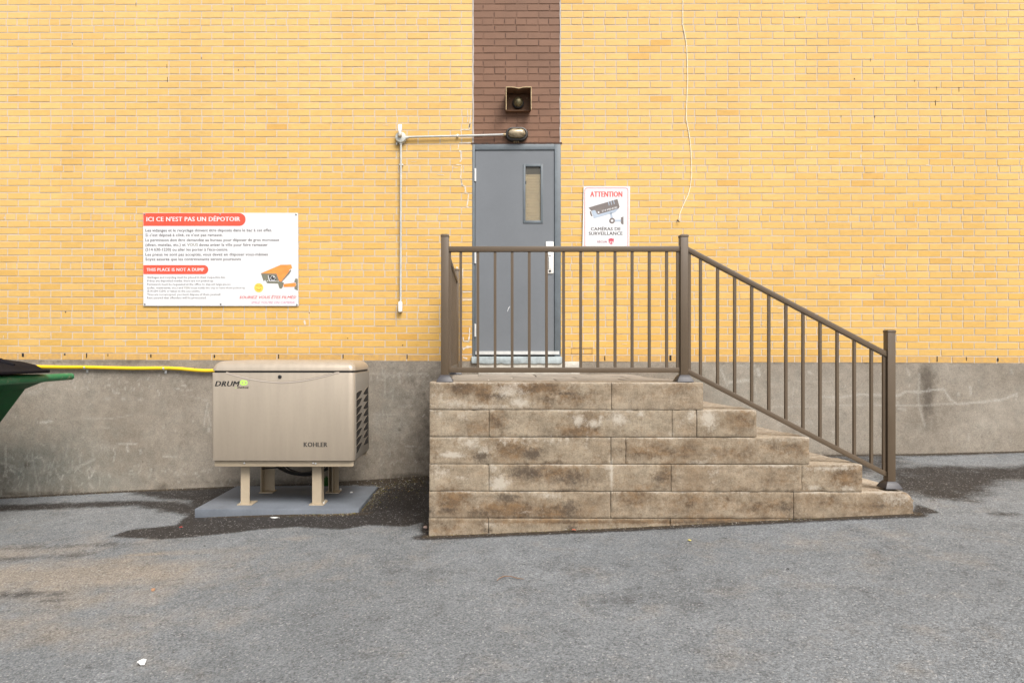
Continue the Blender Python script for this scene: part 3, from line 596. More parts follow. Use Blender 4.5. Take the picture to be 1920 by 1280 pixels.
for a in ((600, 180, 90, 40, .75), (660, 255, 60, 28, .9), (250, 265, 120, 30, .55), (450, 285, 220, 14, .6), (140, 200, 50, 60, .3), (1045, 370, 35, 32, .95), (1140, 388, 40, 22, .9), (1300, 360, 60, 34, .85), (1190, 365, 12, 32, .9), (1450, 325, 22, 22, .75), (150, 330, 20, 15, .7), (310, 335, 40, 26, .6), (1770, 345, 34, 36, .75), (1880, 365, 55, 60, .8),
          (230, 592, 72, 18, 1.15), (340, 515, 70, 40, .65), (450, 560, 60, 30, .5), (540, 778, 58, 42, 1.1), (1255, 710, 10, 90, 1.0), (1240, 670, 40, 16, .6), (150, 700, 60, 40, .55), (500, 680, 30, 20, .6), (300, 740, 60, 30, .35), (850, 850, 80, 20, .6), (480, 1040, 60, 14, .6), (700, 960, 30, 20, .3), (1100, 505, 12, 60, .4), (980, 500, 9, 30, .5), (320, 520, 8, 60, .6), (570, 510, 8, 40, .6), (1640, 460, 20, 8, .7), (1800, 640, 80, 16, .5)): c6(white, *a)
for x_ in range(540, 1000, 22): c6(white, x_, 494 + (x_ * 7) % 9, 6, 14 + (x_ * 13) % 16, .65)
for a in ((190, 618, 28, 42, 1.1), (740, 985, 34, 14, .85), (920, 990, 40, 12, .7), (830, 885, 130, 10, .7), (1180, 1040, 90, 40, .55), (560, 735, 160, 7, .5), (300, 590, 140, 6, .5), (30, 650, 30, 30, .3), (220, 900, 30, 60, .35)): c7(white, *a)
for a in ((370, 640, 70, 50, .55), (620, 780, 130, 36, .5), (300, 800, 100, 30, .4), (910, 930, 90, 50, .65), (960, 900, 30, 40, .6), (100, 1060, 110, 50, .55), (250, 1040, 100, 40, .4), (480, 1090, 120, 40, .5), (820, 1050, 90, 30, .45), (60, 450, 60, 40, .45), (560, 920, 100, 40, .35), (1000, 1080, 160, 30, .4), (240, 1155, 260, 10, .9)): c7(brown, *a)
for a in ((540, 215, 60, 26, .8), (250, 165, 30, 30, .6), (420, 605, 60, 30, .85), (750, 585, 60, 36, .95), (860, 640, 90, 12, .5), (700, 705, 120, 46, .75), (1000, 745, 120, 50, .6), (950, 820, 60, 10, .7), (590, 865, 60, 30, .8), (980, 940, 60, 60, .75), (200, 950, 60, 20, .7), (400, 960, 80, 25, .6), (1560, 740, 40, 40, .6), (970, 195, 90, 8, .8), (1030, 410, 70, 14, .5), (520, 370, 40, 40, .5), (900, 470, 160, 6, .6), (1640, 640, 300, 4, .4), (700, 990, 500, 8, .5), (90, 960, 30, 40, .6), (1000, 1060, 40, 20, .8), (460, 1070, 40, 20, .6)): c6(dark, *a)
for a in ((600, 1090, 60, 30, .5), (640, 1120, 40, 20, .5), (1090, 1080, 60, 10, .6), (180, 1160, 240, 6, .9), (600, 1000, 40, 6, .5)): c7(dark, *a)
def block_marks(Px, Pz, border):
    mw, mbn, mdk = np.zeros(len(Px)), np.zeros(len(Px)), np.zeros(len(Px)); k = (YF - CY) / F
    for L_, m_ in ((brown, mbn), (white, mw), (dark, mdk)):
        for a, b, rx, ry, s_ in L_:
            c = at(a, b, YF)
            if c[0] < Px.min() - rx * k * 2.2 or c[0] > Px.max() + rx * k * 2.2 or c[1] < Pz.min() - ry * k * 2.2 or c[1] > Pz.max() + ry * k * 2.2: continue
            f_ = 1.22 if m_ is mbn else 1.1; blob(m_, Px, Pz, c, rx * k * f_, ry * k * f_, s_)
    mw = np.maximum(mw, border)
    return np.stack([mbn, mw, mdk], 1)
def stone_block(name, x0, x1, z0, z1, y0, y1, row, chip=False, skew=0.0):
    """block with a finely divided front and softly worn arrises"""
    e = .0035; nx = max(3, int((x1 - x0) / .016)); nz = max(3, int((z1 - z0) / .016))
    xs = np.concatenate([[x0, x0 + e * .4], np.linspace(x0 + e * 1.4, x1 - e * 1.4, nx), [x1 - e * .4, x1]]); zs = np.concatenate([[z0, z0 + e * .4], np.linspace(z0 + e * 1.4, z1 - e * 1.4, nz), [z1 - e * .4, z1]])
    U, V = np.meshgrid(xs, zs, indexing='ij'); U = U.ravel(); V = V.ravel()
    du = np.minimum(U - x0, x1 - U); dv = np.minimum(V - z0, z1 - V)
    y = y0 + np.where(du < e * 1.2, e * (1 - du / (e * 1.2)) ** 2, 0) + np.where(dv < e * 1.2, e * (1 - dv / (e * 1.2)) ** 2, 0)
    y = y + .0014 * np.sin(U * 23 + row * 2) * np.sin(V * 31 + row) + nrng.normal(0, .0005, len(U))
    for _ in range(rng.randint(2, 5)):
        qx, qz = rng.choice([(rng.uniform(x0, x1), rng.choice([z0, z1])), (rng.choice([x0, x1]), rng.uniform(z0, z1))]); rr_ = rng.uniform(.010, .026)
        cc = np.clip(1 - np.hypot((U - qx) / (rr_ * rng.uniform(.8, 2.2)), (V - qz) / rr_), 0, 1); y = y + cc * rng.uniform(.004, .010)
    if chip:
        ch = np.clip(1 - np.hypot((x1 - U) / .06, (z1 - V) / .05), 0, 1); y = y + ch * .02; U = U - ch * .028; V = V - ch * .02
        U = U - np.where((x1 - U) < .02, .008 * np.abs(np.sin(V * 70)) + .006, 0)
    topb = np.clip(1 - (z1 - V) / .010, 0, 1) * (.50 + .35 * np.sin(U * 9 + row * 3) * np.sin(U * 3.7)) * (row < 5)
    mk = block_marks(U, V, topb); nu, nv = len(xs), len(zs)
    i = np.arange(nu * nv).reshape(nu, nv); q = np.stack([i[:-1, :-1], i[1:, :-1], i[1:, 1:], i[:-1, 1:]], -1).reshape(-1, 4).tolist()
    P = np.stack([U, y, V], 1).tolist(); nF = len(P)
    fr_l = i[0, :]; fr_r = i[-1, :]; fr_t = i[:, -1]; fr_b = i[:, 0]
    # extrude the rim back
    def strip(idx, n_y=6):
        nonlocal P, q, mk
        prev = list(idx)
        for k in range(1, n_y + 1):
            t = k / n_y; cur = []
            for v in idx: 
                p = P[v]; yy = p[1] + (y1 - p[1]) * t; xx = p[0] - (skew * t * (y1 - y0) if v in setr else 0)
                cur.append(len(P)); P.append([xx, yy, p[2] + (.0015 * math.sin(xx * 30 + yy * 40) if 0 < t < 1 else 0)])
            q += [(prev[a], prev[a + 1], cur[a + 1], cur[a]) for a in range(len(idx) - 1)]; prev = cur
    setr = set(fr_r.tolist())
    strip(fr_t); strip(fr_b, 1); strip(fr_l, 1); strip(fr_r, 2)
    P += [[x0, y1, z0], [x1 - skew * (y1 - y0), y1, z0], [x1 - skew * (y1 - y0), y1, z1], [x0, y1, z1]]; n_ = len(P); q.append((n_ - 4, n_ - 3, n_ - 2, n_ - 1))
    me = bpy.data.meshes.new(name); me.from_pydata(P, [], [tuple(f) for f in q]); me.materials.append(M_STONE)
    bm = bmesh.new(); bm.from_mesh(me); bmesh.ops.recalc_face_normals(bm, faces=bm.faces); bm.to_mesh(me); bm.free()
    me.polygons.foreach_set('use_smooth', [True] * len(me.polygons)); me.set_sharp_from_angle(angle=R(50))
    full = np.zeros((len(me.vertices), 3)); full[:nF] = mk; full[nF:, 1] = .42; full[nF:, 0] = .15; set_attr(me, 'mark', full)
    o = bpy.data.objects.new(name, me); col.objects.link(o); o.parent = steps; o.matrix_parent_inverse = Matrix.Translation(-_loc[steps.name]); return o
_skew = .085
for r_i, edges in enumerate(rows):
    z1 = Z(cy_[r_i], YF, 1000) - .0009; z0 = Z(cy_[r_i + 1], YF, 1000) + .0009
    for k, (a, b) in enumerate(zip(edges[:-1], edges[1:])):
        last = k == len(edges) - 2
        zt = z1 - (.004 if r_i in (0,) else 0)
        tl = -.0009
        stone_block('stone_block', X(a, YF) + .0012, X(b, YF) - (.0 if last else .0012), z0 + rng.uniform(0, .0015), z1 - rng.uniform(0, .001), YF + rng.uniform(-.003, .003), YF + .32, r_i, chip=(r_i == 4 and last), skew=_skew if last else 0)
    # core and tread behind the front row
    x0 = X(edges[0], YF) + .004; x1 = X(edges[-1], YF) - _skew * .32
    xb = x1 - _skew * 1.6; ztop_ = z1 - (.045 if r_i == 0 else .001)
    nseg = 1 if r_i == 5 else 3
    ya = YF + .324; yb_ = -.016
    for k in range(nseg):
        y0_, y1_ = ya + (yb_ - ya) * k / nseg, ya + (yb_ - ya) * (k + 1) / nseg - .004
        xa_ = x0 if nseg == 1 else x0
        q1, q2 = x1 - _skew * (y0_ - ya), x1 - _skew * (y1_ - ya)
        g = MB(); g.prismz([(xa_, y0_), (q1, y0_), (q2, y1_), (xa_, y1_)], z0, ztop_ - rng.uniform(0, .003))
        o = g.build('tread' if r_i < 5 else 'footing', M_STONE, steps, bevel=.004); full = np.zeros((len(o.data.vertices), 3)); full[:, 0] = .22; full[:, 1] = .35 if k else .5; set_attr(o.data, 'mark', full)
# flagstones on the landing
zt = Z(716.6, YF, 1000) - .003; x0 = X(805, YF) + .01; x1 = X(1318.7, YF) - _skew * .33
ycut = [YF + .326, YF + .80, YF + 1.32, -.02]
M_FLAG = pm('flagstone', (.27, .235, .195), .85, var=.2, scale=5, bump=.3)
for k in range(3):
    xs = [x0] + sorted(x0 + (x1 - x0) * f for f in ((.22, .5, .78), (.33, .62, .85), (.17, .45, .74))[k])
    y0_, y1_ = ycut[k], ycut[k + 1] - .008
    for m_ in range(len(xs)):
        xa = xs[m_]; last = m_ == len(xs) - 1; xb_ = (x1 if last else xs[m_ + 1] - .008); sk0 = _skew * (y0_ - ycut[0]) if last else rng.uniform(-.01, .01); sk1 = _skew * (y1_ - ycut[0]) if last else rng.uniform(-.01, .02)
        g = MB(); g.prismz([(xa, y0_), (xb_ - sk0, y0_), (xb_ - sk1, y1_), (xa + (0 if m_ == 0 else .004), y1_)], zt - .04, zt - rng.uniform(0, .005) + (.004 if k == 2 else 0)); g.build('paving_slab', M_FLAG, steps, bevel=.003)
g = MB(); g.add([(x0, ycut[0] - .01, zt - .010), (x1, ycut[0] - .01, zt - .010), (x1 - _skew * 1.6, -.02, zt - .010), (x0, -.02, zt - .010)], [(0, 1, 2, 3)]); g.build('joint_mortar', pm('pale_joint', (.48, .43, .36), .9, var=.3, scale=15), steps, fix=False)

# ------------------------------------------------------------------ RAILING
rail = thing('stair_railing', 'bronze metal railing round the landing and down beside the steps', 'railing', (X(834, YF + .1), YF + .1, Z(716, YF)))
YR = YF + .065                                 # front faces of the posts
def post(pxl, pyt, pyb, yfr, width=.0545, wpx=None, skirt=True):
    x0 = X(pxl, yfr); x1 = x0 + width; zt = at(pxl, pyt, yfr)[1]; zb = at(pxl, pyb, yfr)[1]; cx = (x0 + x1) / 2; cyy = yfr + width / 2
    g = MB(); g.box(x0, x1, yfr, yfr + width, zb, zt - .010); p = sub(g.build('post', M_BRONZE, rail, bevel=.0025))
    g = MB(); h = width / 2 + .002
    sq = lambda r_, z: [(cx - r_, cyy - r_, z), (cx + r_, cyy - r_, z), (cx + r_, cyy + r_, z), (cx - r_, cyy + r_, z)]
    g.loft([sq(h, zt - .020), sq(h, zt - .006), sq(h - .007, zt)]); under(g.build('post_cap', M_BRONZE, bevel=.0015), p)
    if skirt:
        g = MB(); g.loft([sq(width / 2 + .031, zb + .001), sq(width / 2 + .030, zb + .006), sq(width / 2 + .019, zb + .028), sq(width / 2 + .017, zb + .033), sq(width / 2 + .003, zb + .050)]); under(g.build('post_base', M_BASE, bevel=.001), p)
    return x0, x1, zb, zt
zland = Z(716.6, YF, 1000)
def pz(z, y): # pixel row of height z at plane y
    return HY + (ZC - z) * F / (y - CY)
yb_land = pz(zland - .001, YR)
p1 = post(826.7, 438.3, yb_land, YR); p2 = post(1276.2, 438.8, yb_land, YR)
zstep = Z(cy_[4], YF, 1660); p3 = post(1664.8, 617.8, pz(zstep, YR), YR)
yr0, yr1 = YR + .010, YR + .045                 # rail thickness
def zr(px, py): return at(px, py, yr0)[1]
g = MB(); g.box(p1[1], p2[0], yr0, yr1, zr(1050, 471.6), zr(1050, 461.4)); g.build('top_rail', M_BRONZE, rail, bevel=.004)
g = MB(); g.box(p1[1], p2[0], yr0 + .002, yr1 - .002, zr(1050, 698.4), zr(1050, 688.8)); g.build('bottom_rail', M_BRONZE, rail, bevel=.002)
yb0 = YR + .018; bw_ = .0188
def baluster(pxc, ztop_, zbot_, dz=0.0):
    x = X(pxc, yb0); g = MB(); h = bw_ / 2
    vs = [(x - h, yb0, zbot_ + dz * h), (x + h, yb0, zbot_ - dz * h), (x + h, yb0, ztop_ - dz * h), (x - h, yb0, ztop_ + dz * h)]
    vs += [(a, b + bw_, c) for a, b, c in vs]
    g.add(vs, [(0, 1, 2, 3), (7, 6, 5, 4), (0, 4, 5, 1), (1, 5, 6, 2), (2, 6, 7, 3), (3, 7, 4, 0)]); g.build('baluster', M_BRONZE, rail, bevel=.001, seg=1)
for k in range(14):
    pass
for px in (843.2, 863.8, 896, 928.3, 960.4, 992.6, 1024.9, 1057, 1089.1, 1121.3, 1153.6, 1185.7, 1218, 1250.6, 1271.3):
    baluster(px, zr(px, 471.0), zr(px, 689.5))
# sloping rails
def zline(px, x0, y0, x1, y1, y=None): return at(px, y0 + (y1 - y0) * (px - x0) / (x1 - x0), y or yr0)[1]
for nm, (ta, tb), (ba, bb), inset in (('stair_top_rail', (461.8, 659.2), (472.3, 670.0), 0), ('stair_bottom_rail', (690.8, 885.0), (700.4, 894.6), .002)):
    g = MB(); xa, xb_ = X(1290.2, yr0), X(1664.8, yr0)
    g.prism([(xa, at(1290.2, ba, yr0)[1]), (xb_, at(1664.8, bb, yr0)[1]), (xb_, at(1664.8, tb, yr0)[1]), (xa, at(1290.2, ta, yr0)[1])], yr0 + inset, yr1 - inset); g.build(nm, M_BRONZE, rail, bevel=.004 if inset == 0 else .002)
for k in range(11):
    px = 1314.2 + 32.08 * k; baluster(px, zline(px, 1290.2, 471.3, 1664.8, 669.0, yb0), zline(px, 1290.2, 691.8, 1664.8, 886.0, yb0), dz=.525)
baluster(1293.2, zline(1293.2, 1290.2, 471.3, 1664.8, 669.0, yb0), zline(1293.2, 1290.2, 691.8, 1664.8, 886.0, yb0), dz=.525)
baluster(1658.5, zline(1658.5, 1290.2, 471.3, 1664.8, 669.0, yb0), zline(1658.5, 1290.2, 691.8, 1664.8, 886.0, yb0), dz=.525)
# side panel back to the wall on the left
YB = -.16; p4x = X(850.2, YB)
x4 = p4x; zt4 = at(853, 503.3, YB)[1]
p4 = post(849.6, 503.3, pz(zland - .001, YB), YB)
xs_, xe_ = (p1[0] + p1[1]) / 2, (p4[0] + p4[1]) / 2; ys_, ye_ = YR + .05, YB
def side(t): return xs_ + (xe_ - xs_) * t, ys_ + (ye_ - ys_) * t
zt_a, zb_a = zr(1050, 466.5), zr(1050, 693.6)
for nm, zc, hh, zc2 in (('side_top_rail', zt_a, .019, zt_a - .03), ('side_bottom_rail', zb_a, .018, zb_a)):
    g = MB(); a = side(0); b = side(1); w2 = .0175
    g.loft([[(a[0] - w2, a[1], zc - hh), (a[0] + w2, a[1], zc - hh), (a[0] + w2, a[1], zc + hh), (a[0] - w2, a[1], zc + hh)], [(b[0] - w2, b[1], zc2 - hh), (b[0] + w2, b[1], zc2 - hh), (b[0] + w2, b[1], zc2 + hh), (b[0] - w2, b[1], zc2 + hh)]]); g.build(nm, M_BRONZE, rail, bevel=.003)
for k in range(14):
    t = (k + .5) / 14; a = side(t); h = bw_ / 2; g = MB(); g.box(a[0] - h, a[0] + h, a[1] - h, a[1] + h, zb_a + .015, zt_a - .03 * t - .012); g.build('baluster', M_BRONZE, rail, bevel=.001, seg=1)

# ------------------------------------------------------------------ GENERATOR
D0 = CY + 5.40                                 # front face plane
gen = thing('standby_generator', 'beige standby generator cabinet standing on four metal legs', 'generator', (X(530, D0), D0 + .33, Z(948, -.97)))
gx0, gx1 = X(396.6, D0), X(665.4, D0); gzb, gzs, gzt = at(530, 863.5, D0)[1], at(530, 697.6, D0)[1], at(530, 674.8, D0)[1]
gy0, gy1 = D0, D0 + .665
g = MB(); pts = [(gx0, gy1), (gx0, gy0 + .02), (gx0 + .006, gy0 + .006), (gx0 + .02, gy0)] + [(gx1 - .062 + .058 * math.sin(a), gy0 + .030 - .030 * math.cos(a)) for a in [R(90 * k / 8) for k in range(9)]] + [(gx1 - .004, gy1)]
g.prismz(pts, gzb, gzs - .004)
body = sub(g.build('cabinet', M_GEN, gen, bevel=.003))
g = MB(); g.box(gx1 - .004, gx1, gy0 + .034, gy1 - .012, gzb + .004, gzs - .012); under(g.build('end_panel', pm('shade_toned_end', (.27, .245, .21), .5, .1, var=.06), bevel=.0015), body)  # shade of the end face put into a darker, greyer colour
g = MB(); g.prismz(rrect(gx0 + .008, gx1 - .008, gy0 + .008, gy1 - .008, .04, 6), gzs - .006, gzs + .018); under(g.build('lid_gasket', M_BLACK), body)
# lid: rounded shell with a generous shoulder
g = MB(); rings = []
hl = gzt - (gzs + .013)
for k in range(0, 9):
    t = k / 8; ins = .085 * (1 - math.cos(t * math.pi / 2)) ** 1.0; zz = gzs + .013 + hl * math.sin(t * math.pi / 2) * .93
    rings.append([(x, y, zz) for x, y in rrect(gx0 - .003 + ins, gx1 + .003 - ins, gy0 - .004 + ins, gy1 + .004 - ins, .05, 8)])
rings.append([(x, y, gzt) for x, y in rrect(gx0 + .22, gx1 - .22, gy0 + .20, gy1 - .20, .04, 8)])
g.loft(rings); lid = sub(g.build('lid', M_GEN, gen, smooth=True))
# curved bead below the lid and the lock
pts = []
for k in range(41):
    t = k / 40; px = 424 + (636 - 424) * t; u_ = (px - 528) / 104; py = 699 + 18.5 * (1 - min(abs(u_), 1) ** 2.0) * (1 - .15 * abs(u_))
    x, z = at(px, py, D0 - .001); pts.append((x, z))
g = MB()
for sgn, off, mi in ((1, 0, 0), (1, .010, 1)):
    g.loft([[(x, D0 + .002, z + off + .012 - .010 * mi), (x, D0 - .0015 - .001 * mi, z + off + .005 - .004 * mi), (x, D0 - .0032 + .0012 * mi, z + off - .002), (x, D0 + .002, z + off - .005)] for x, z in pts], mi)
under(g.build('curved_bead', [pm('pale_bead', (.42, .36, .30), .35, .3, var=.03), M_GEN], smooth=True), body)
g = MB(); g.lathe_y(X(524.8, D0), at(525, 706.2, D0)[1], [(D0 + .004, .0155), (D0 - .004, .0155), (D0 - .006, .012), (D0 - .006, .004)], 20); g.box(X(523.9, D0), X(525.7, D0), D0 - .007, D0 - .005, at(525, 708.5, D0)[1], at(525, 704.5, D0)[1]); under(g.build('lid_lock', M_BLACK), body)
# louvre openings on the right end
g = MB(); xr = gx1 + .0012
for c_ in range(2):
    for r_ in range(8):
        ya_ = gy0 + (.055 if c_ == 0 else .36); zc = at(672, 742 + r_ * 14.3, gy0 + .1)[1] + (.004 if c_ == 0 else .02); L = .255; H = .043
        if c_ == 0: pl_ = [(0, -.9), (.06, -1.05), (.25, -.85), (.55, -.35), (.85, .35), (1, .9), (.8, 1.0), (.4, .95), (.1, .75), (0, .55)]
        else: pl_ = [(0, -.45), (.15, -.75), (.5, -.95), (.95, -1.0), (1, -.9), (.93, -.2), (1, .9), (.9, 1.0), (.5, .55), (.2, 0)]
        g.add([(xr, ya_ + u_ * L, zc + v_ * H * .8) for u_, v_ in pl_], [tuple(range(len(pl_)))])
        lip = [Vector((xr - .001, ya_ + u_ * L, zc + v_ * H * .8)) for u_, v_ in (pl_ + pl_[:1])]; g.tube(lip, .0014, 5, 1)
o = under(g.build('louvre_openings', [M_HOLE, M_GEN], fix=False), body)
# base rail, bolts
g = MB(); g.prism(rrect(X(402, D0 + .03), X(663, D0 + .03), at(530, 874.2, D0 + .03)[1], at(530, 864.0, D0 + .03)[1], .012, 4, (1, 1, 0, 0)), D0 + .03, D0 + .036)
g.box(X(402, D0 + .03), X(663, D0 + .03), D0 + .036, gy1 - .03, at(530, 865.4, D0 + .03)[1], gzb - .0005)
g.box(X(402, D0 + .03), X(663, D0 + .03), gy1 - .034, gy1 - .028, at(530, 874, D0 + .03)[1], gzb - .001)
base = sub(g.build('base_frame', M_GENLEG, gen, bevel=.0012))
for px in (458.5, 587.5, 592):
    g = MB(); g.lathe_y(X(px, D0 + .03), at(px, 867.5 + (px == 592) * .8, D0 + .03)[1], [(D0 + .031, .008), (D0 + .022, .008), (D0 + .02, .005)], 6); under(g.build('bolt', M_ALU), base)
# four channel legs on foot plates, standing on the pad
zpad = Z(911, -.17, 580)
def leg(px0, px1, yl, front, flip):
    x0, x1 = X(px0, yl), X(px1, yl); g = MB(); t = .006; zt_ = at(530, 873, D0 + .03)[1] + (.01 if front else .03); zb = zpad + .008; d = .085
    if front:
        g.box(x0, x1, yl, yl + t, zb, zt_); g.box(x1 - t if flip else x0, x1 if flip else x0 + t, yl + t, yl + d, zb, zt_)
    else:
        g.box(x0, x0 + t, yl - d, yl, zb, zt_) if flip else g.box(x0, x0 + t, yl - d, yl, zb, zt_)
        g.box(x0, x1, yl, yl + t, zb, zt_); g.box((x0 + x1) / 2 - t / 2 if flip else x0 + t, (x0 + x1) / 2 + t / 2 if flip else x0 + t + .004, yl - d, yl, zb, zt_)
    l = sub(g.build('leg', M_GENLEG, gen, bevel=.001, seg=1))
    f = MB(); cx = (x0 + x1) / 2; f.box(cx - .062, cx + .062, yl - (.02 if front else .10), yl + (.13 if front else .03), zpad + .0005, zpad + .008); under(f.build('foot_plate', M_GENLEG, bevel=.001, seg=1), l)
    f = MB(); bx = cx + (.05 if flip else -.045); f.loft([[(bx + .009 * math.cos(a), yl + .03 + .009 * math.sin(a), z) for a in [k * math.pi / 3 for k in range(6)]] for z in (zpad + .008, zpad + .022)]); under(f.build('anchor_bolt', M_ALU), l)
leg(451.2, 468.0, -.955, True, False); leg(585.2, 602.8, -.955, True, True); leg(494, 515, -.40, False, False); leg(619.5, 635, -.40, False, True)
# lettering of the maker and the installer
g = MB(); yt = D0 - .0012
text(g, 'KOHLER', 569.8, 837.2, 613.5, 9.0, yt, bold=.045)
under(g.build('lettering', pm('print_dark_grey', (.05, .043, .036), .5), fix=False), body)
g = MB(); text(g, 'DRUM', 403.2, 723.8, 449.2, 10.2, yt, bold=.045, shear=.28); text(g, 'ENERGIE', 445.2, 727.9, 466.5, 3.6, yt, bold=.03, shear=.3); text(g, 'TM', 466.4, 713.8, 468.4, 1.3, yt)
pass
under(g.build('installer_lettering', pm('print_black', (.018, .017, .016), .5), fix=False), body)
g = MB(); flat(g, disc(454.6, 717.2, 4.6, 4.9, 20, 35, 325) + disc(455.2, 717.2, 1.2, 1.6, 8, 325, 35), yt); flat(g, disc(459.6, 717.3, 4.6, 4.5, 22), yt - .0002); flat(g, [(456.8, 712.4), (458.4, 712.4), (457.8, 722.4), (456.2, 722.4)], yt - .0004)
flat(g, [(440.6, 728.4), (443.2, 724.0), (442.2, 726.2), (443.6, 726.0)], yt)
under(g.build('green_emblem', pm('print_lime', (.42, .70, .12), .5), fix=False), body)
g = MB(); flat(g, disc(460.8, 717.4, 1.5, 2.1, 16), yt - .0007); flat(g, disc(454.3, 717.3, 1.3, 1.7, 12), yt - .0007); under(g.build('emblem_centre', M_GEN, fix=False), body)
# cables hanging below
cb = thing('power_cables', 'bundle of black cables sagging below the generator', 'cables', (X(552, -.3), -.3, Z(885, -.3)))
for k in range(7):
    g = MB(); P_ = []
    for m_ in range(15):
        t = m_ / 14; px = 518 + 6 * k * (.4 if k % 2 else 1) * .5 + (607 - 522) * t; sag = (13 + k * 1.1) * (1 - (2 * t - 1) ** 2) ** .75
        if k > 4: sag *= .7
        yy = -.33 + .02 * math.sin(k * 2 + t * 3); x, z = at(px, 873.5 + sag, yy); P_.append((x, yy, z))
    g.tube(P_, .0085, 8); g.build('cable', M_BLACK, cb, smooth=True)
g = MB(); P_ = [(at(492 + 30 * t, 878.5 - 2.5 * t + 1.5 * math.sin(t * 6), -.5)[0], -.5, at(500, 878.5 - 2.5 * t, -.5)[1]) for t in [k / 8 for k in range(9)]]; g.tube(P_, .006, 8); g.build('cable', M_BLACK, cb, smooth=True)

# pad
ypf, ypb = -1.10, -.16
g = MB(); xl, xr_ = X(364.6, ypf), X(672.6, ypf); xl2, xr2 = X(444, ypb), X(709, ypb)
zpt = zpad; zpb = float(gz(-1.5, ypf)) - .08
g.prismz([(xl, ypf), (xr_, ypf), (xr2, ypb), (xl2, ypb)], zpb, zpt)
pad = g.build('equipment_pad', M_PAD, None, bevel=.007); tag(pad, 'flat bluish grey slab lying under the beige generator', 'slab')

# ------------------------------------------------------------------ GAS PIPE
gp = thing('gas_pipe', 'yellow gas pipe strapped along the top of the concrete foundation', 'pipe', (X(240), -.05, Z(688)))
P_ = []
for px, py in ((-260, 687), (-120, 686.6), (0, 687), (70, 687.3), (120, 688.2), (160, 688.2), (200, 689.2), (250, 690.2), (300, 689.9), (318, 690), (340, 691.2), (365, 693.6), (385, 694.8), (402, 694.6), (420, 694), (440, 694.2)):
    x, z = at(px, py, -.045); P_.append((x, -.045, z))
g = MB(); g.tube(P_, .0175, 14); g.build('pipe', M_YEL, gp, smooth=True)
for px, py in ((160, 688.2), (308, 689.9)):
    x, z = at(px, py, -.045); g = MB(); ring = [(x, -.045 + .021 * math.cos(a), z + .021 * math.sin(a)) for a in [R(-200 + 290 * k / 14) for k in range(15)]]
    for a, b in zip(ring[:-1], ring[1:]):
        g.add([(x - .009, *a[1:]), (x + .009, *a[1:]), (x + .009, *b[1:]), (x - .009, *b[1:])], [(0, 1, 2, 3)])
    g.box(x - .009, x + .012, -.020, -.014, z - .055, z - .005); g.lathe_y(x + .006, z - .040, [(-.014, .008), (-.028, .008), (-.030, .004)], 6); g.build('pipe_strap', M_ALU, gp)

# ------------------------------------------------------------------ CONDUIT, LAMP, SIREN, CABLE
cd = thing('electrical_conduit', 'thin pale conduit running from wall lamp to round box and down the brick', 'conduit', (X(751), -.02, Z(420)))
g = MB(); yy = -.03; a, b = at(762, 257.3, yy), at(812, 256.2, yy); c_, d_ = at(880, 254.6, yy), at(950, 252.4, yy); g.tube([(a[0], yy, a[1]), (b[0], yy, b[1]), (c_[0], yy, c_[1]), (d_[0], yy, d_[1])], .0105, 12); g.build('conduit', M_WHITEP, cd, smooth=True)
g = MB(); a, b = at(751.8, 266, yy), at(751.2, 566, yy); g.tube([(a[0], yy, a[1]), (b[0], yy, b[1])], .0105, 12); g.build('conduit', M_WHITEP, cd, smooth=True)
g = MB(); jx, jz = at(751, 257, -.05); g.lathe_y(jx, jz, [(.0, .054), (-.042, .054), (-.047, .051), (-.052, .050), (-.054, .046)], 32)
g.box(jx - .047, jx - .035, -.03, 0, jz - .068, jz - .045); g.tube([(jx + .045, -.03, jz), (jx + .075, -.03, jz)], .015, 10); g.tube([(jx, -.03, jz - .045), (jx, -.03, jz - .066)], .015, 10)
jb = sub(g.build('junction_box', M_BOXG, cd, smooth=True))
g = MB(); g.lathe_y(jx - .004, jz + .01, [(-.054, .020), (-.078, .017), (-.085, .010)], 16); under(g.build('sensor_knob', pm('old_brass', (.42, .36, .26), .5), smooth=True), jb)
g = MB(); g.tube([(jx - .004, -.07, jz + .012), (jx - .004, -.075, jz + .045), (jx - .004, -.072, jz + .055)], [.014, .016, .019], 12); g.box(jx - .022, jx + .016, -.085, -.045, jz + .055, jz + .112); under(g.build('light_sensor', M_PLATE, bevel=.004), jb)
for px, py in ((858, 255),):
    g = MB(); x, z = at(px, py, yy); g.tube([(x - .006, yy, z), (x + .006, yy, z)], .0145, 12); g.box(x - .008, x + .008, -.018, 0, z - .004, z + .022); g.build('conduit_clip', M_ALU, cd)
g = MB(); x, z = at(751.5, 308, yy); g.box(x - .018, x + .022, -.022, .002, z - .006, z + .006); g.build('conduit_clip', M_ALU, cd)
g = MB(); x0, z0 = at(746.9, 584.5, -.05); x1, z1 = at(753.9, 565, -.05); g.prism(rrect(x0, x1, z0, z1, .012, 4), -.055, -.004); g.lathe_y((x0 + x1) / 2, z0 + .012, [(-.055, .004), (-.057, .003)], 8); g.build('outlet_box', M_PLATE, cd, bevel=.003)

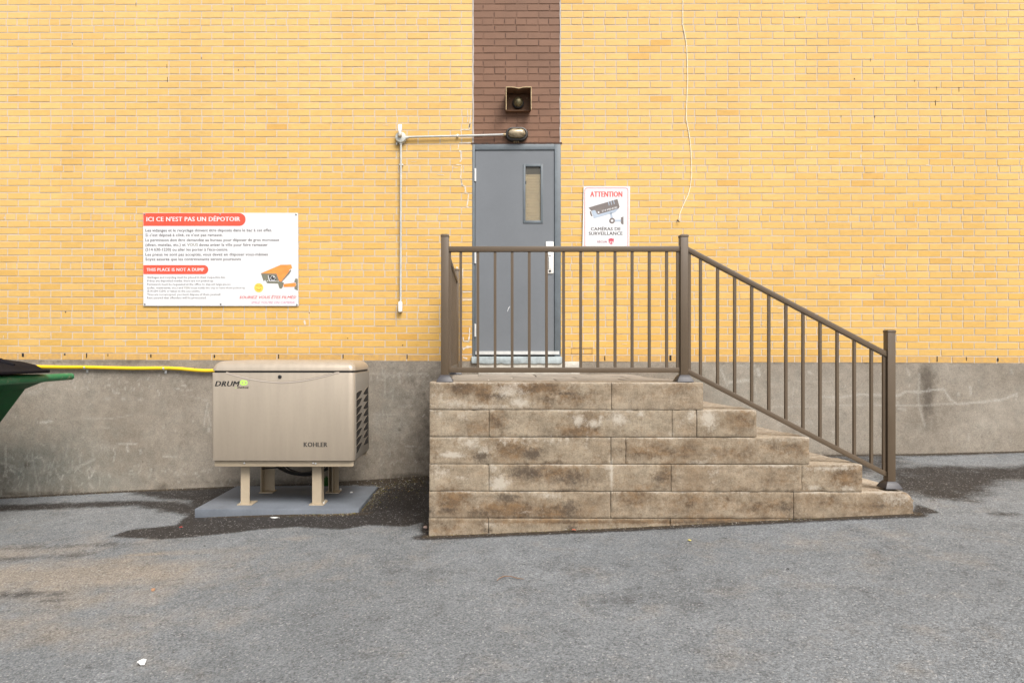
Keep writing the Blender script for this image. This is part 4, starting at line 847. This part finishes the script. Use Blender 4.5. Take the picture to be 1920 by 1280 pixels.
lp = thing('wall_lamp', 'oval bulkhead lamp with dark rim just above the grey door', 'lamp', (*[at(969, 251, 0)[0]], 0, Z(251)))
lx, lz = at(969, 250.8, -.04)
def stad(hw, hh, n=10): return [(cx + hh * math.cos(R(a)), hh * math.sin(R(a))) for cx, a0 in ((hw - hh, -90), (-(hw - hh), 90)) for a in [a0 + 180 * k / n for k in range(n + 1)]]
def ringst(hw, hh, y): return [(lx + a, y, lz + b) for a, b in stad(hw, hh)]
g = MB(); g.loft([ringst(.112, .066, 0.004), ringst(.112, .066, -.03), ringst(.104, .062, -.045), ringst(.094, .052, -.048), ringst(.088, .047, -.036)]); g.build('lamp_housing', pm('dark_cast_metal', (.052, .048, .045), .45, .3, var=.2, scale=20, bump=.15), lp, smooth=True)
s = NT('aged_lens'); ln = s.noise(14, 4, .6, stretch=(1, 1, 1.6)); s.out(s.mix(s.ramp(ln, .35, .65), (.17, .125, .07), (.52, .42, .27)), .25, .2, coat=.6)
g = MB(); g.loft([ringst(.086, .045, -.034), ringst(.082, .042, -.060), ringst(.070, .033, -.078), ringst(.05, .016, -.086), ringst(.03, .004, -.088)]); g.build('lamp_lens', s.m, lp, smooth=True)
g = MB(); 
for k in (-1, 0, 1): g.tube([(lx - .005 + k * .02, -.02, lz - .066), (lx - .005 + k * .02, -.022, lz - .082)], .005, 6)
g.build('cable_gland', pm('dull_brass', (.30, .22, .12), .5, .4), lp); g = MB(); g.tube([(lx - .130, -.03, lz - .008), (lx - .108, -.03, lz - .008)], .016, 10)
g.build('cable_gland', pm('dull_brass', (.30, .22, .12), .5, .4), lp)

sr = thing('siren_box', 'square rusty metal siren housing with hood on brown painted brick', 'siren', (*[at(972, 187, 0)[0]], 0, Z(187)))
yh = -.17
bx0, bx1, bz0, bz1 = X(951, -.0), X(994, 0), Z(210, 0), Z(165, 0)
bx0 -= .012; bx1 += .012
fx0, fx1, fz1, fz0 = X(948.7, yh), X(996.4, yh), Z(163.3, yh), Z(206, yh)
M_BOX = pm('rusty_bronze_box', (.17, .088, .045), .6, .2, var=.35, scale=18, bump=.2); M_EDGE = pm('worn_edge', (.48, .36, .20), .5, .2, var=.3, scale=30)
bx0, bx1, bz1, bz0 = X(949.5, -.0), X(994.5, 0), Z(173, 0), Z(211, 0)
g = MB(); g.box(fx0 + .004, fx1 - .004, -.012, .0, bz0, fz1 - .004); g.build('back_plate', M_BOX, sr, bevel=.001)
g = MB(); t = .004; n_ = 12
tp = [(fx0 + (fx1 - fx0) * k / n_, fz1 - .010 * math.exp(-((k / n_ - .5) / .14) ** 2)) for k in range(n_ + 1)]
g.loft([[(x, yh, z) for x, z in tp] + [(x, yh, z - t) for x, z in tp[::-1]], [(x, 0, z - .0) for x, z in tp] + [(x, 0, z - t) for x, z in tp[::-1]]])
for xa, sg in ((fx0, 1), (fx1, -1)):
    xb2 = xa + sg * t; g.add([(xa, yh, fz1), (xb2, yh, fz1), (xb2, 0, fz1), (xa, 0, fz1), (xa - sg * 0, yh, fz0 - .0), (xb2, yh, fz0), (xb2, 0, bz0), (xa, 0, bz0)], [(0, 1, 2, 3), (4, 7, 6, 5), (0, 4, 5, 1), (1, 5, 6, 2), (2, 6, 7, 3), (3, 7, 4, 0)])
g.box(fx0 + .006, fx1 - .006, -.06, 0, bz0 - .004, bz0)
hood = sub(g.build('hood', M_BOX, sr))
g = MB(); g.tube([(x, yh - .001, z - .003) for x, z in tp], .0045, 6); g.tube([(fx0 + .002, yh - .001, fz1), (fx0 + .002, yh - .001, fz0)], .0038, 6); g.tube([(fx1 - .002, yh - .001, fz1), (fx1 - .002, yh - .001, fz0)], .0038, 6); under(g.build('worn_rim', M_EDGE), hood)
s = NT('tarnished_dome'); ln = s.noise(22, 4, .65, stretch=(1.6, 1, .6)); s.out(s.mix(s.ramp(ln, .35, .68), (.10, .075, .03), (.36, .32, .19)), .38, .5)
bxx, bzz = at(971.6, 191.5, -.06); g = MB(); g.lathe_y(bxx, bzz, [(-.012, .055), (-.03, .057), (-.05, .052)], 28); bp = sub(g.build('siren_ring', M_BLACK, sr, smooth=True))
g = MB(); g.lathe_y(bxx, bzz + .003, [(-.045, .049), (-.06, .047), (-.075, .040), (-.088, .028), (-.095, .014), (-.097, .003)], 28); under(g.build('siren_dome', s.m, smooth=True), bp)
for px in (955.5, 988): g = MB(); x, z = at(px, 184.5, -.012); g.lathe_y(x, z, [(-.011, .005), (-.016, .004), (-.0165, .001)], 8); g.build('screw', M_EDGE, sr)

wc = MB(); P_ = []
for px, py in ((1281, -260), (1280.5, -100), (1280.2, 0), (1280, 30), (1280, 47), (1284, 65), (1287, 83), (1288.3, 110), (1289, 140), (1289, 155), (1287.8, 185), (1286.6, 212), (1287, 225), (1289.5, 238), (1291.6, 250), (1294, 266), (1295.4, 285), (1296.3, 305), (1296.5, 330), (1294, 352), (1290, 366), (1284, 379), (1278.5, 391), (1275, 400), (1273.3, 408), (1272.8, 413)):
    x, z = at(px, py, -.0035); P_.append((x, -.0035, z))
wc.tube(P_, .0040, 8); tag(wc.build('wall_cable', pm('cream_cable', (.80, .72, .58), .5), None, smooth=True), 'loose cream cable hanging down the brick right of the door', 'cable')
hk = thing('cable_hook', 'small dark hook in the brick at the end of the cream cable', 'hook', (X(1273), 0, Z(415)))
g = MB(); x, z = at(1272.6, 414, -.01); g.tube([(x - .008, .004, z + .008), (x - .01, -.02, z), (x - .004, -.022, z - .013), (x + .007, -.02, z - .011)], .0035, 8); g.build('hook_shank', M_HOLE, hk, smooth=True)
g = MB(); g.lathe_y(x - .008, z + .008, [(.002, .009), (-.004, .008), (-.005, .003)], 12); g.build('hook_plate', pm('rusty_plate', (.22, .12, .06), .7), hk)

# ------------------------------------------------------------------ SIGNS
ys = -.016; yt = ys - .0009; yt2 = yt - .0006; yt3 = yt2 - .0006
M_INK = pm('ink_grey', (.05, .04, .04), .6, var=.1); M_RED = pm('ink_red', (.78, .085, .045), .4, var=.12, scale=3); M_REDT = pm('ink_red_text', (.55, .04, .04), .5); M_ORG = pm('ink_orange', (.90, .26, .055), .4, var=.12, scale=20); M_OLV = pm('ink_olive', (.17, .165, .12), .5); M_PINK = pm('ink_faded_pink', (.50, .16, .28), .6)
sg = thing('information_sign', 'wide white rule sign with red banners and orange camera picture', 'sign', (X(414), 0, Z(573)))
g = MB(); c4 = [at(268.6, 573.4, ys), at(559.6, 573.6, ys), at(558.8, 399.2, ys), at(268.2, 399.0, ys)]
g.prism(c4, ys, ys + .006); sub(g.build('panel', M_SIGN, sg, bevel=.0008, seg=1))
def band(x0, x1, y0, y1): r_ = (y1 - y0) / 2; return [(x0, y0), (x0, y1)] + [(x1 - r_ + r_ * math.cos(R(a)), (y0 + y1) / 2 - r_ * math.sin(R(a))) for a in range(-90, 91, 12)]
g = MB(); flat(g, band(268.7, 460.5, 399.6, 423.6), yt); g.build('red_banner', M_RED, sg, fix=False); g = MB(); flat(g, band(268.8, 390.5, 497, 514), yt); g.build('red_banner', M_RED, sg, fix=False)
g = MB(); text(g, "ICI CE N'EST PAS UN DÉPOTOIR", 274.8, 415.0, 450, 8.6, yt2, bold=.035); g.build('banner_lettering', M_SIGN, sg, fix=False); g = MB(); text(g, 'THIS PLACE IS NOT A DUMP', 275, 508.4, 382.5, 6.2, yt2, bold=.035); g.build('banner_lettering', M_SIGN, sg, fix=False)
g = MB()
fr_ = [("Les vidanges et le recyclage doivent être déposés dans le bac à cet effet.", 510, 434.5), ("Si c'est déposé à côté, ce n'est pas ramassé.", 417.5, 443.3), ("La permission doit être demandée au bureau pour déposer de gros morceaux", 523.5, 452.6), ("(divan, matelas, etc.) et ", 350.5, 461.4), ("(514 630-1230) ou aller les porter à l'éco-centre.", 427.5, 470.4), ("Les pneus ne sont pas acceptés, vous devez en disposer vous-mêmes", 502, 479.6), ("Soyez assurés que les contrevenants seront poursuivis", 451.5, 488.4)]
for tx, x1, yb in fr_: text(g, tx.strip(), 272.8, yb, x1 - (2.5 if tx.startswith('(div') else 0), 5.5, yt, bold=.012)
text(g, 'devez aviser la ville pour faire ramasser', 373.5, 461.4, 502, 5.5, yt, bold=.012)
en_ = [("Garbages and recycling must be placed in their respective bin.", 422.8, 521.8), ("If they are deposited nearby, there are not picked up.", 400.8, 528.2), ("Permission must be requested at the office to deposit large pieces", 432.2, 534.8), ("(sofas, mattresses, etc.) and", 343.2, 541.2), ("(514 630-1230) or taken to the eco-centre.", 375.2, 547.4), ("Tires are not accepted, you must dispose of them yourself.", 414, 553.8), ("Rest assured that offenders will be prosecuted.", 386.8, 560.0)]
g.build('small_lettering', M_INK, sg, fix=False); g = MB()
for tx, x1, yb in en_: text(g, tx, 276.0, yb, x1, 4.0, yt, res=1)
text(g, 'must notify the city to have them picked up', 358.2, 541.2, 459.5, 3.5, yt, res=1)
g.build('small_lettering', M_INK, sg, fix=False)
g = MB(); text(g, 'VOUS', 351, 461.4, 371, 5.2, yt, bold=.02); text(g, 'YOU', 344.8, 541.2, 356.3, 3.7, yt, bold=.02); g.build('bold_lettering', M_OLV, sg, fix=False)
g = MB(); text(g, 'SOURIEZ VOUS ÊTES FILMÉS!', 448.8, 559.8, 555.5, 5.4, yt, bold=.02, shear=.25); g.build('red_lettering', M_REDT, sg, fix=False)
g = MB(); text(g, "SMILE YOU'RE ON CAMERA!", 471, 569.2, 553.5, 4.6, yt, shear=.25); g.build('pink_lettering', M_PINK, sg, fix=False)
def q5(pts): return [(470 + a / 12.8, 480 + b / 12.8) for a, b in pts]
g = MB(); flat(g, q5([(245, 415), (720, 210), (970, 205), (998, 285), (930, 330), (920, 410), (740, 620), (690, 600), (620, 420)]), yt)
flat(g, q5([(790, 670), (1050, 640), (1085, 655), (1085, 720), (1050, 738), (790, 745)]), yt); g.build('camera_picture_hood', M_ORG, sg, fix=False)
g = MB(); flat(g, q5([(245, 415), (620, 420), (690, 600), (740, 620), (800, 640), (770, 740), (735, 785), (690, 770), (668, 700), (660, 660), (400, 650), (365, 600), (350, 570), (310, 600)]), yt2)
flat(g, q5([(1075, 535), (1132, 550), (1132, 825), (1110, 820), (1050, 790), (1050, 740), (1095, 700), (1085, 640), (1045, 620)]), yt2)
flat(g, q5([(925, 360), (965, 320), (970, 360), (925, 430), (740, 628), (730, 612)]), yt2); g.build('camera_picture_body', M_OLV, sg, fix=False)
g = MB(); flat(g, q5([(435, 460), (600, 470), (615, 590), (445, 590)]), yt3); g.build('camera_picture_lens', pm('ink_black', (.045, .04, .04), .5), sg, fix=False)
g = MB(); C_ = (535 / 12.8 + 470, 525 / 12.8 + 480)
for k in range(24):
    a, b = R(15 * k), R(15 * k + 15); r0, r1 = 3.9, 4.7; flat(g, [(C_[0] + r0 * math.cos(a), C_[1] + r0 * math.sin(a)), (C_[0] + r1 * math.cos(a), C_[1] + r1 * math.sin(a)), (C_[0] + r1 * math.cos(b), C_[1] + r1 * math.sin(b)), (C_[0] + r0 * math.cos(b), C_[1] + r0 * math.sin(b))], yt3 - .0005)
flat(g, disc(C_[0] + 2, C_[1] - 2.2, 1.6), yt3 - .0005); flat(g, q5([(412, 462), (428, 460), (460, 590), (620, 592), (622, 608), (440, 604)]), yt3 - .0005); flat(g, disc(501.3, 526.6, .9), yt3); flat(g, disc(521.4, 527.3, .9), yt3); g.build('camera_picture_highlight', M_SIGN, sg, fix=False)
g = MB(); flat(g, disc(485.2, 539.4, 8.5, 8.6, 28), yt); g.build('smiley_face', pm('ink_yellow', (.88, .52, .08), .4, var=.1, scale=30), sg, fix=False)
g = MB()
def arc(cx, cy, r_, a0, a1, wd, y):
    for k in range(8):
        a, b = R(a0 + (a1 - a0) * k / 8), R(a0 + (a1 - a0) * (k + 1) / 8); flat(g, [(cx + (r_ - wd) * math.cos(a), cy + (r_ - wd) * math.sin(a)), (cx + r_ * math.cos(a), cy + r_ * math.sin(a)), (cx + r_ * math.cos(b), cy + r_ * math.sin(b)), (cx + (r_ - wd) * math.cos(b), cy + (r_ - wd) * math.sin(b))], y)
arc(485.2, 539.2, 4.9, 25, 155, .9, yt2); arc(482.6, 537, 2.2, 200, 340, .7, yt2); arc(489.2, 537.6, 2.2, 200, 340, .7, yt2); g.build('smiley_features', pm('ink_brown', (.20, .10, .02), .5), sg, fix=False)
for px, py in ((271.2, 402), (412.5, 402.3), (555.2, 402.2), (271.8, 570), (414, 570.2), (557, 571)):
    g = MB(); x, z = at(px, py, ys); g.lathe_y(x, z, [(ys, .0095), (ys - .003, .009), (ys - .005, .005), (ys - .0052, .001)], 12); g.build('screw', pm('sign_screw', (.30, .30, .30), .4, .6), sg, smooth=True)

s2 = thing('warning_sign', 'upright white ATTENTION camera sign right of the door', 'sign', (X(1137), 0, Z(470)))
g = MB(); g.prism([at(1091.8, 467, ys), at(1180.2, 467, ys), at(1181.5, 349.2, ys), at(1094.2, 349.0, ys)], ys, ys + .006); g.build('panel', M_SIGN, s2, bevel=.0008, seg=1)
def rr_px(x0, x1, y0, y1, r_): return [(a, y1 - (b - y0)) for a, b in rrect(x0, x1, y0, y1, r_, 6)]
g = MB(); A = rr_px(1096.0, 1177.8, 352.2, 464.5, 5); B = rr_px(1097.0, 1176.8, 353.2, 463.6, 4.2); n = len(A)
for k in range(n): flat(g, [A[k], B[k], B[(k + 1) % n], A[(k + 1) % n]], yt)
text(g, 'ATTENTION', 1107, 369.2, 1166.5, 10.6, yt, bold=.04)
g.build('red_print', pm('ink_soft_red', (.78, .10, .09), .45), s2, fix=False)
g = MB(); text(g, 'CAMÉRAS DE', 1108, 432.2, 1163.5, 6.4, yt, bold=.025); text(g, 'SURVEILLANCE', 1104, 440.7, 1167.2, 6.4, yt, bold=.025); g.build('lettering', pm('ink_charcoal', (.075, .065, .062), .5), s2, fix=False)
def q2(pts): return [(1080 + a / 9.85, 340 + b / 9.85) for a, b in pts]
g = MB(); flat(g, q2([(232, 485), (765, 328), (805, 470), (790, 500), (410, 612), (385, 595), (360, 540), (335, 530), (285, 548)]), yt)
flat(g, q2([(255, 560), (275, 550), (305, 640), (280, 645), (262, 605)]), yt)
CC = q2([(667, 727)])[0]
arc(CC[0], CC[1], 5.4, 0, 360, 2.9, yt)
for k in range(24):
    a, b = R(15 * k), R(15 * k + 15); r0, r1 = 2.6, 5.4; flat(g, [(CC[0] + r0 * math.cos(a), CC[1] + r0 * math.sin(a)), (CC[0] + r1 * math.cos(a), CC[1] + r1 * math.sin(a)), (CC[0] + r1 * math.cos(b), CC[1] + r1 * math.sin(b)), (CC[0] + r0 * math.cos(b), CC[1] + r0 * math.sin(b))], yt2)
flat(g, q2([(830, 668), (877, 650), (877, 800), (830, 778)]), yt2); g.build('camera_picture_body', pm('ink_warm_grey', (.16, .135, .125), .5), s2, fix=False)
g = MB(); flat(g, q2([(285, 548), (335, 530), (360, 540), (385, 595), (410, 612), (790, 500), (720, 575), (330, 685)]), yt); flat(g, q2([(628, 590), (665, 580), (680, 680), (640, 685)]), yt); flat(g, q2([(715, 708), (832, 708), (832, 745), (715, 745)]), yt)
for a in (588, 635, 683): flat(g, q2([(a, 375 - (a - 588) * .25), (a + 15, 372 - (a - 588) * .25), (a + 32, 440 - (a - 588) * .27), (a + 20, 452 - (a - 588) * .27)]), yt2)
g.build('camera_picture_case', pm('ink_pale_blue', (.36, .42, .50), .5), s2, fix=False)
g = MB(); text(g, '514 690-8182', 1128.6, 397.6, 1158.4, 3.7, yt3, bold=.02, shear=.2, rot=R(14)); flat(g, disc(1122.4, 398.2, 1.6), yt3); g.build('number_lettering', M_SIGN, s2, fix=False)
g = MB(); text(g, 'SÉCUR', 1119.8, 455.0, 1138.4, 3.5, yt, bold=.03); g.build('logo_lettering', pm('ink_maroon', (.30, .06, .10), .5), s2, fix=False)
g = MB(); flat(g, q2([(600, 1065), (648, 1050), (700, 1062), (696, 1120), (680, 1150), (652, 1172), (620, 1150), (604, 1120)]), yt); g.build('logo_shield', pm('ink_crimson', (.52, .06, .10), .45), s2, fix=False)
g = MB(); text(g, 'TS', 1142.4, 457.0, 1149.8, 5.0, yt2, bold=.03, shear=.2); g.build('logo_monogram', M_SIGN, s2, fix=False)

# ------------------------------------------------------------------ DUMPSTER at the left edge
dm = thing('dumpster', 'green steel dumpster with black lid at the left edge', 'dumpster', (-5.6, -1.3, float(gz(-5.6, -1.2))))
XC = -3.905; yk, yn = CY + 5.74, CY + 4.75; zr_ = ZC - .215
prof = [(XC, zr_ - .035), (XC - .03, zr_ - .045), (XC - .155, zr_ - .095), (XC - .40, zr_ - .42), (XC - 1.02, zr_ - 1.17)]
g = MB(); pl_ = prof + [(XC - 2.6, zr_ - 1.17), (XC - 2.75, zr_ - .035)]
g.prism(pl_, yn, yk); g.box(XC - 2.2, XC - 2.0, yn + .05, yk - .05, float(gz(-5.8, yn)) , zr_ - 1.17); g.box(XC - 1.3, XC - 1.12, yn + .05, yk - .05, float(gz(-5.1, yn)), zr_ - 1.17)
g.build('bin_body', M_GREEN, dm, bevel=.01)
s = NT('chipped_green_paint'); n1 = s.noise(9, 6, .75, stretch=(1, .5, 1.6)); c = s.mix(s.ramp(n1, .40, .5), (.05, .20, .10), (.018, .16, .062)); c = s.mix(s.ramp(s.noise(13, 6, .8), .56, .64, 0, .85), c, (.13, .075, .045)); c = s.mix(s.ramp(s.noise(11, 5, .8), .60, .66, 0, .7), c, (.30, .27, .18)); s.out(c, .5, 0, s.bump(n1, .004, .3)); M_RIM = s.m
g = MB(); g.tube([(XC - .005, yn - .02, zr_), (XC - .005, yk + .0, zr_)], .037, 14); g.tube([(XC - .01, yn, zr_), (XC - 2.7, yn, zr_)], .037, 12); g.tube([(XC - .01, yk - .03, zr_), (XC - 2.7, yk - .03, zr_)], .037, 12); g.build('rim', M_RIM, dm, smooth=True)
g = MB(); ye = CY + 6.14; xe = X(141, ye) - .033; g.tube([(XC - .002, yk - .02, zr_), (xe - .01, ye - .03, zr_ + .002), (xe, ye, zr_ + .002), (xe, ye + .012, zr_ + .002)], [.034, .033, .030, .014], 14); g.build('lift_bar', M_RIM, dm, smooth=True)
g = MB(); zl = zr_ + .062; xl_ = XC + .075; prof_l = []
for k in range(13):
    t = k / 12; prof_l.append((xl_ - t * 2.9, zl + .008 + .155 * math.sin(min(t * 3.2, 1) * math.pi / 2) * (1 if t > 0 else 0)))
rings = []
prof_l = [(xl_, zl - .014), (xl_ + .006, zl), (xl_, zl + .014), (xl_ - .06, zl + .022), (xl_ - .12, zl + .055), (xl_ - .24, zl + .085), (xl_ - .5, zl + .115), (xl_ - 1.2, zl + .15), (xl_ - 2.9, zl + .16), (xl_ - 2.9, zl - .01)]
g.prism(prof_l, yn - .05, yk - .02); lidm = sub(g.build('bin_lid', M_LID, dm, bevel=.008))
for k in range(2):
    yy = yn + .30 + k * .40; g = MB(); P_ = [(x, yy, z + .004) for x, z in prof_l[4:8]]; g.tube(P_, [.01, .028, .03, .03], 10); under(g.build('lid_rib', M_LID, smooth=True), lidm)

# ------------------------------------------------------------------ SMALL LITTER
def scrap(name, px, py, rx, ry, mat, label, cat, lift=.012, seed=1, group=None):
    x, y = gpt(px, py); r_ = random.Random(seed); n = 9; g = MB(); z = float(gz(x, y)) + .004
    k = (y - CY) / F
    pts = [(x + rx * k * math.cos(a) * r_.uniform(.7, 1.1), y + ry * k * 3 * math.sin(a) * r_.uniform(.6, 1.1), z + r_.uniform(0, lift)) for a in [2 * math.pi * i / n for i in range(n)]]
    c_ = (x, y, z + lift); vs = [c_] + pts + [(a, b, c - .0015) for a, b, c in pts]
    g.add(vs, [(0, 1 + i, 1 + (i + 1) % n) for i in range(n)] + [(1 + i, 1 + n + i, 1 + n + (i + 1) % n, 1 + (i + 1) % n) for i in range(n)]); return tag(g.build(name, mat, None), label, cat, group)
def rock(name, px, py, r_, mat, label, cat, seed=1, z=None, y=None, group=None):
    if y is None: x, y = gpt(px, py); z = float(gz(x, y))
    else: x = X(px, y)
    q = random.Random(seed); bm = bmesh.new(); bmesh.ops.create_icosphere(bm, subdivisions=2, radius=r_)
    for v in bm.verts: v.co *= q.uniform(.8, 1.15); v.co.z *= .7; v.co += Vector((x, y, z + r_ * .45))
    me = bpy.data.meshes.new(name); bm.to_mesh(me); bm.free(); me.materials.append(mat); o = bpy.data.objects.new(name, me); col.objects.link(o); return tag(o, label, cat, group)
M_PAPER = pm('white_paper', (.78, .78, .76), .7, var=.05)
scrap('paper_scrap', 516, 971.5, 11, 1.6, M_PAPER, 'white paper scrap in front of the generator slab', 'litter', .008, 3)
scrap('paper_scrap', 265, 1245.5, 9.5, 1.9, M_PAPER, 'crumpled white scrap near the bottom left of the asphalt', 'litter', .02, 5)
scrap('wrapper', 339.5, 988.5, 4.5, .9, pm('red_wrapper', (.5, .03, .02), .5), 'tiny red wrapper left of the generator slab', 'litter', .004, 8)
scrap('dry_leaf', 287.5, 1107.5, 4.5, 1.6, pm('brown_leaf', (.28, .15, .08), .7), 'curled brown leaf on the dusty asphalt at left', 'leaf', .014, 11)
scrap('yellow_leaf', 1293, 1013.5, 4, 1.3, pm('yellow_leaf', (.42, .36, .10), .7), 'small yellow leaf on asphalt below the steps', 'leaf', .006, 12)
scrap('orange_leaf', 1076, 994.5, 4, 1.2, pm('orange_leaf', (.45, .13, .07), .7), 'small reddish leaf at the foot of the block wall', 'leaf', .008, 13)
scrap('dark_leaf', 384, 1024.5, 3, .8, M_HOLE, 'dark crumb of leaf alone on asphalt below the slab', 'leaf', .006, 14)
scrap('dark_leaf', 1477, 1068, 3.4, .8, M_HOLE, 'dark speck of leaf on the asphalt right of centre', 'leaf', .006, 15)
rock('pebble', 797.5, 990, .016, pm('pink_pebble', (.42, .30, .25), .8), 'pinkish pebble beside the lower left corner of the block wall', 'pebble', 2)
rock('pebble', 658.6, 922, .013, M_SIGN, 'white pebble lying on the slab under the generator', 'pebble', 4, z=zpad - .004, y=-.46)
for k, (px, yy, sz) in enumerate(((606, -.84, .016), (611, -.80, .012))): rock('stone_chip', px, 0, sz, pm('beige_chip', (.38, .33, .25), .8), 'beige stone chip by the foot of the right front generator leg', 'stone chip', 20 + k, z=zpad, y=yy, group='stone chips on the generator slab')
g = MB(); P_ = []
for px, py in ((932, 1091), (936, 1085.5), (945, 1082.5), (957, 1083), (970, 1086.5), (983, 1087.5)):
    x, y = gpt(px, py); P_.append((x, y, float(gz(x, y)) + .007 + .004 * math.sin(px)))
g.tube(P_, [.002, .003, .0035, .003, .003, .0015], 6); tag(g.build('twig', pm('dry_twig', (.20, .13, .09), .8), None, smooth=True), 'thin curved twig on the asphalt in front of the steps', 'twig')
# weeds behind the slab
wd_ = MB(); r_ = random.Random(4)
for k in range(70):
    px = r_.gauss(611, 5); x = X(px, -.10); y = -.10 + r_.uniform(-.05, .03); z = float(gz(x, y)); h = r_.uniform(.03, .10); a = r_.uniform(0, 6.28); lean = r_.uniform(.01, .05); w2 = r_.uniform(.003, .008)
    tx, ty = x + math.cos(a) * lean, y + math.sin(a) * lean; wd_.add([(x - w2, y, z), (x + w2, y, z), (tx + w2 * 1.3, ty, z + h * .7), (tx, ty, z + h), (tx - w2, ty, z + h * .7)], [(0, 1, 2, 3, 4)])
tag(wd_.build('weed', pm('weed_green', (.035, .13, .02), .6, var=.3, scale=40), None, fix=False), 'small green weed growing by the wall behind the generator slab', 'weed')
# moss, grit and leaf crumbs along the slab and in the corner by the steps
db = MB(); r_ = random.Random(9)
def crumb(x, y, z, s_, mi):
    a = r_.uniform(0, 3.14); c_, s2_ = math.cos(a) * s_, math.sin(a) * s_ * .6
    db.add([(x - c_, y - s2_, z), (x + s2_, y - c_, z + s_ * .3), (x + c_, y + s2_, z + s_ * .2), (x - s2_, y + c_, z + s_ * .5)], [(0, 1, 2, 3)], mi)
for k in range(520):
    px = r_.uniform(392, 672); x = X(px, ypf - .01); y = ypf - abs(r_.gauss(0, .035)) - .004; crumb(x, y, float(gz(x, y)) + .003, r_.uniform(.003, .009), r_.choice([0, 0, 1, 1, 2, 3]))
for k in range(320):
    t = r_.random(); x = xr_ + (xr2 - xr_) * t + abs(r_.gauss(0, .05)) + .01; y = ypf + (ypb - ypf) * t; crumb(x, y, float(gz(x, y)) + .003, r_.uniform(.003, .008), r_.choice([0, 0, 1, 2, 3]))
for k in range(560):
    px = r_.uniform(690, 800); y = -abs(r_.gauss(0, .35)) - .02; x = X(px, y); 
    if x > X(800, YF): continue
    crumb(x, y, float(gz(x, y)) + .004, r_.uniform(.003, .011), r_.choice([0, 0, 0, 1, 2, 3]))
for k in range(380):
    px = r_.uniform(800, 1720); y = YF - abs(r_.gauss(0, .02)) - .006; x = X(px, y); crumb(x, y, float(gz(x, y)) + .003, r_.uniform(.002, .007), r_.choice([0, 0, 1, 2, 3]))
for k in range(300):
    px = r_.uniform(-20, 600); y = -abs(r_.gauss(0, .05)) - .02; x = X(px, y); crumb(x, y, float(gz(x, y)) + .003, r_.uniform(.003, .008), r_.choice([0, 0, 1, 3]))
tag(db.build('leaf_litter', [pm('litter_brown', (.06, .04, .022), .9), pm('litter_tan', (.20, .14, .06), .9), pm('litter_moss', (.16, .15, .03), .9), pm('litter_grit', (.34, .31, .26), .9)], None, fix=False), 'crumbs of leaf, moss and grit along walls and slab', 'leaf litter', kind='stuff')
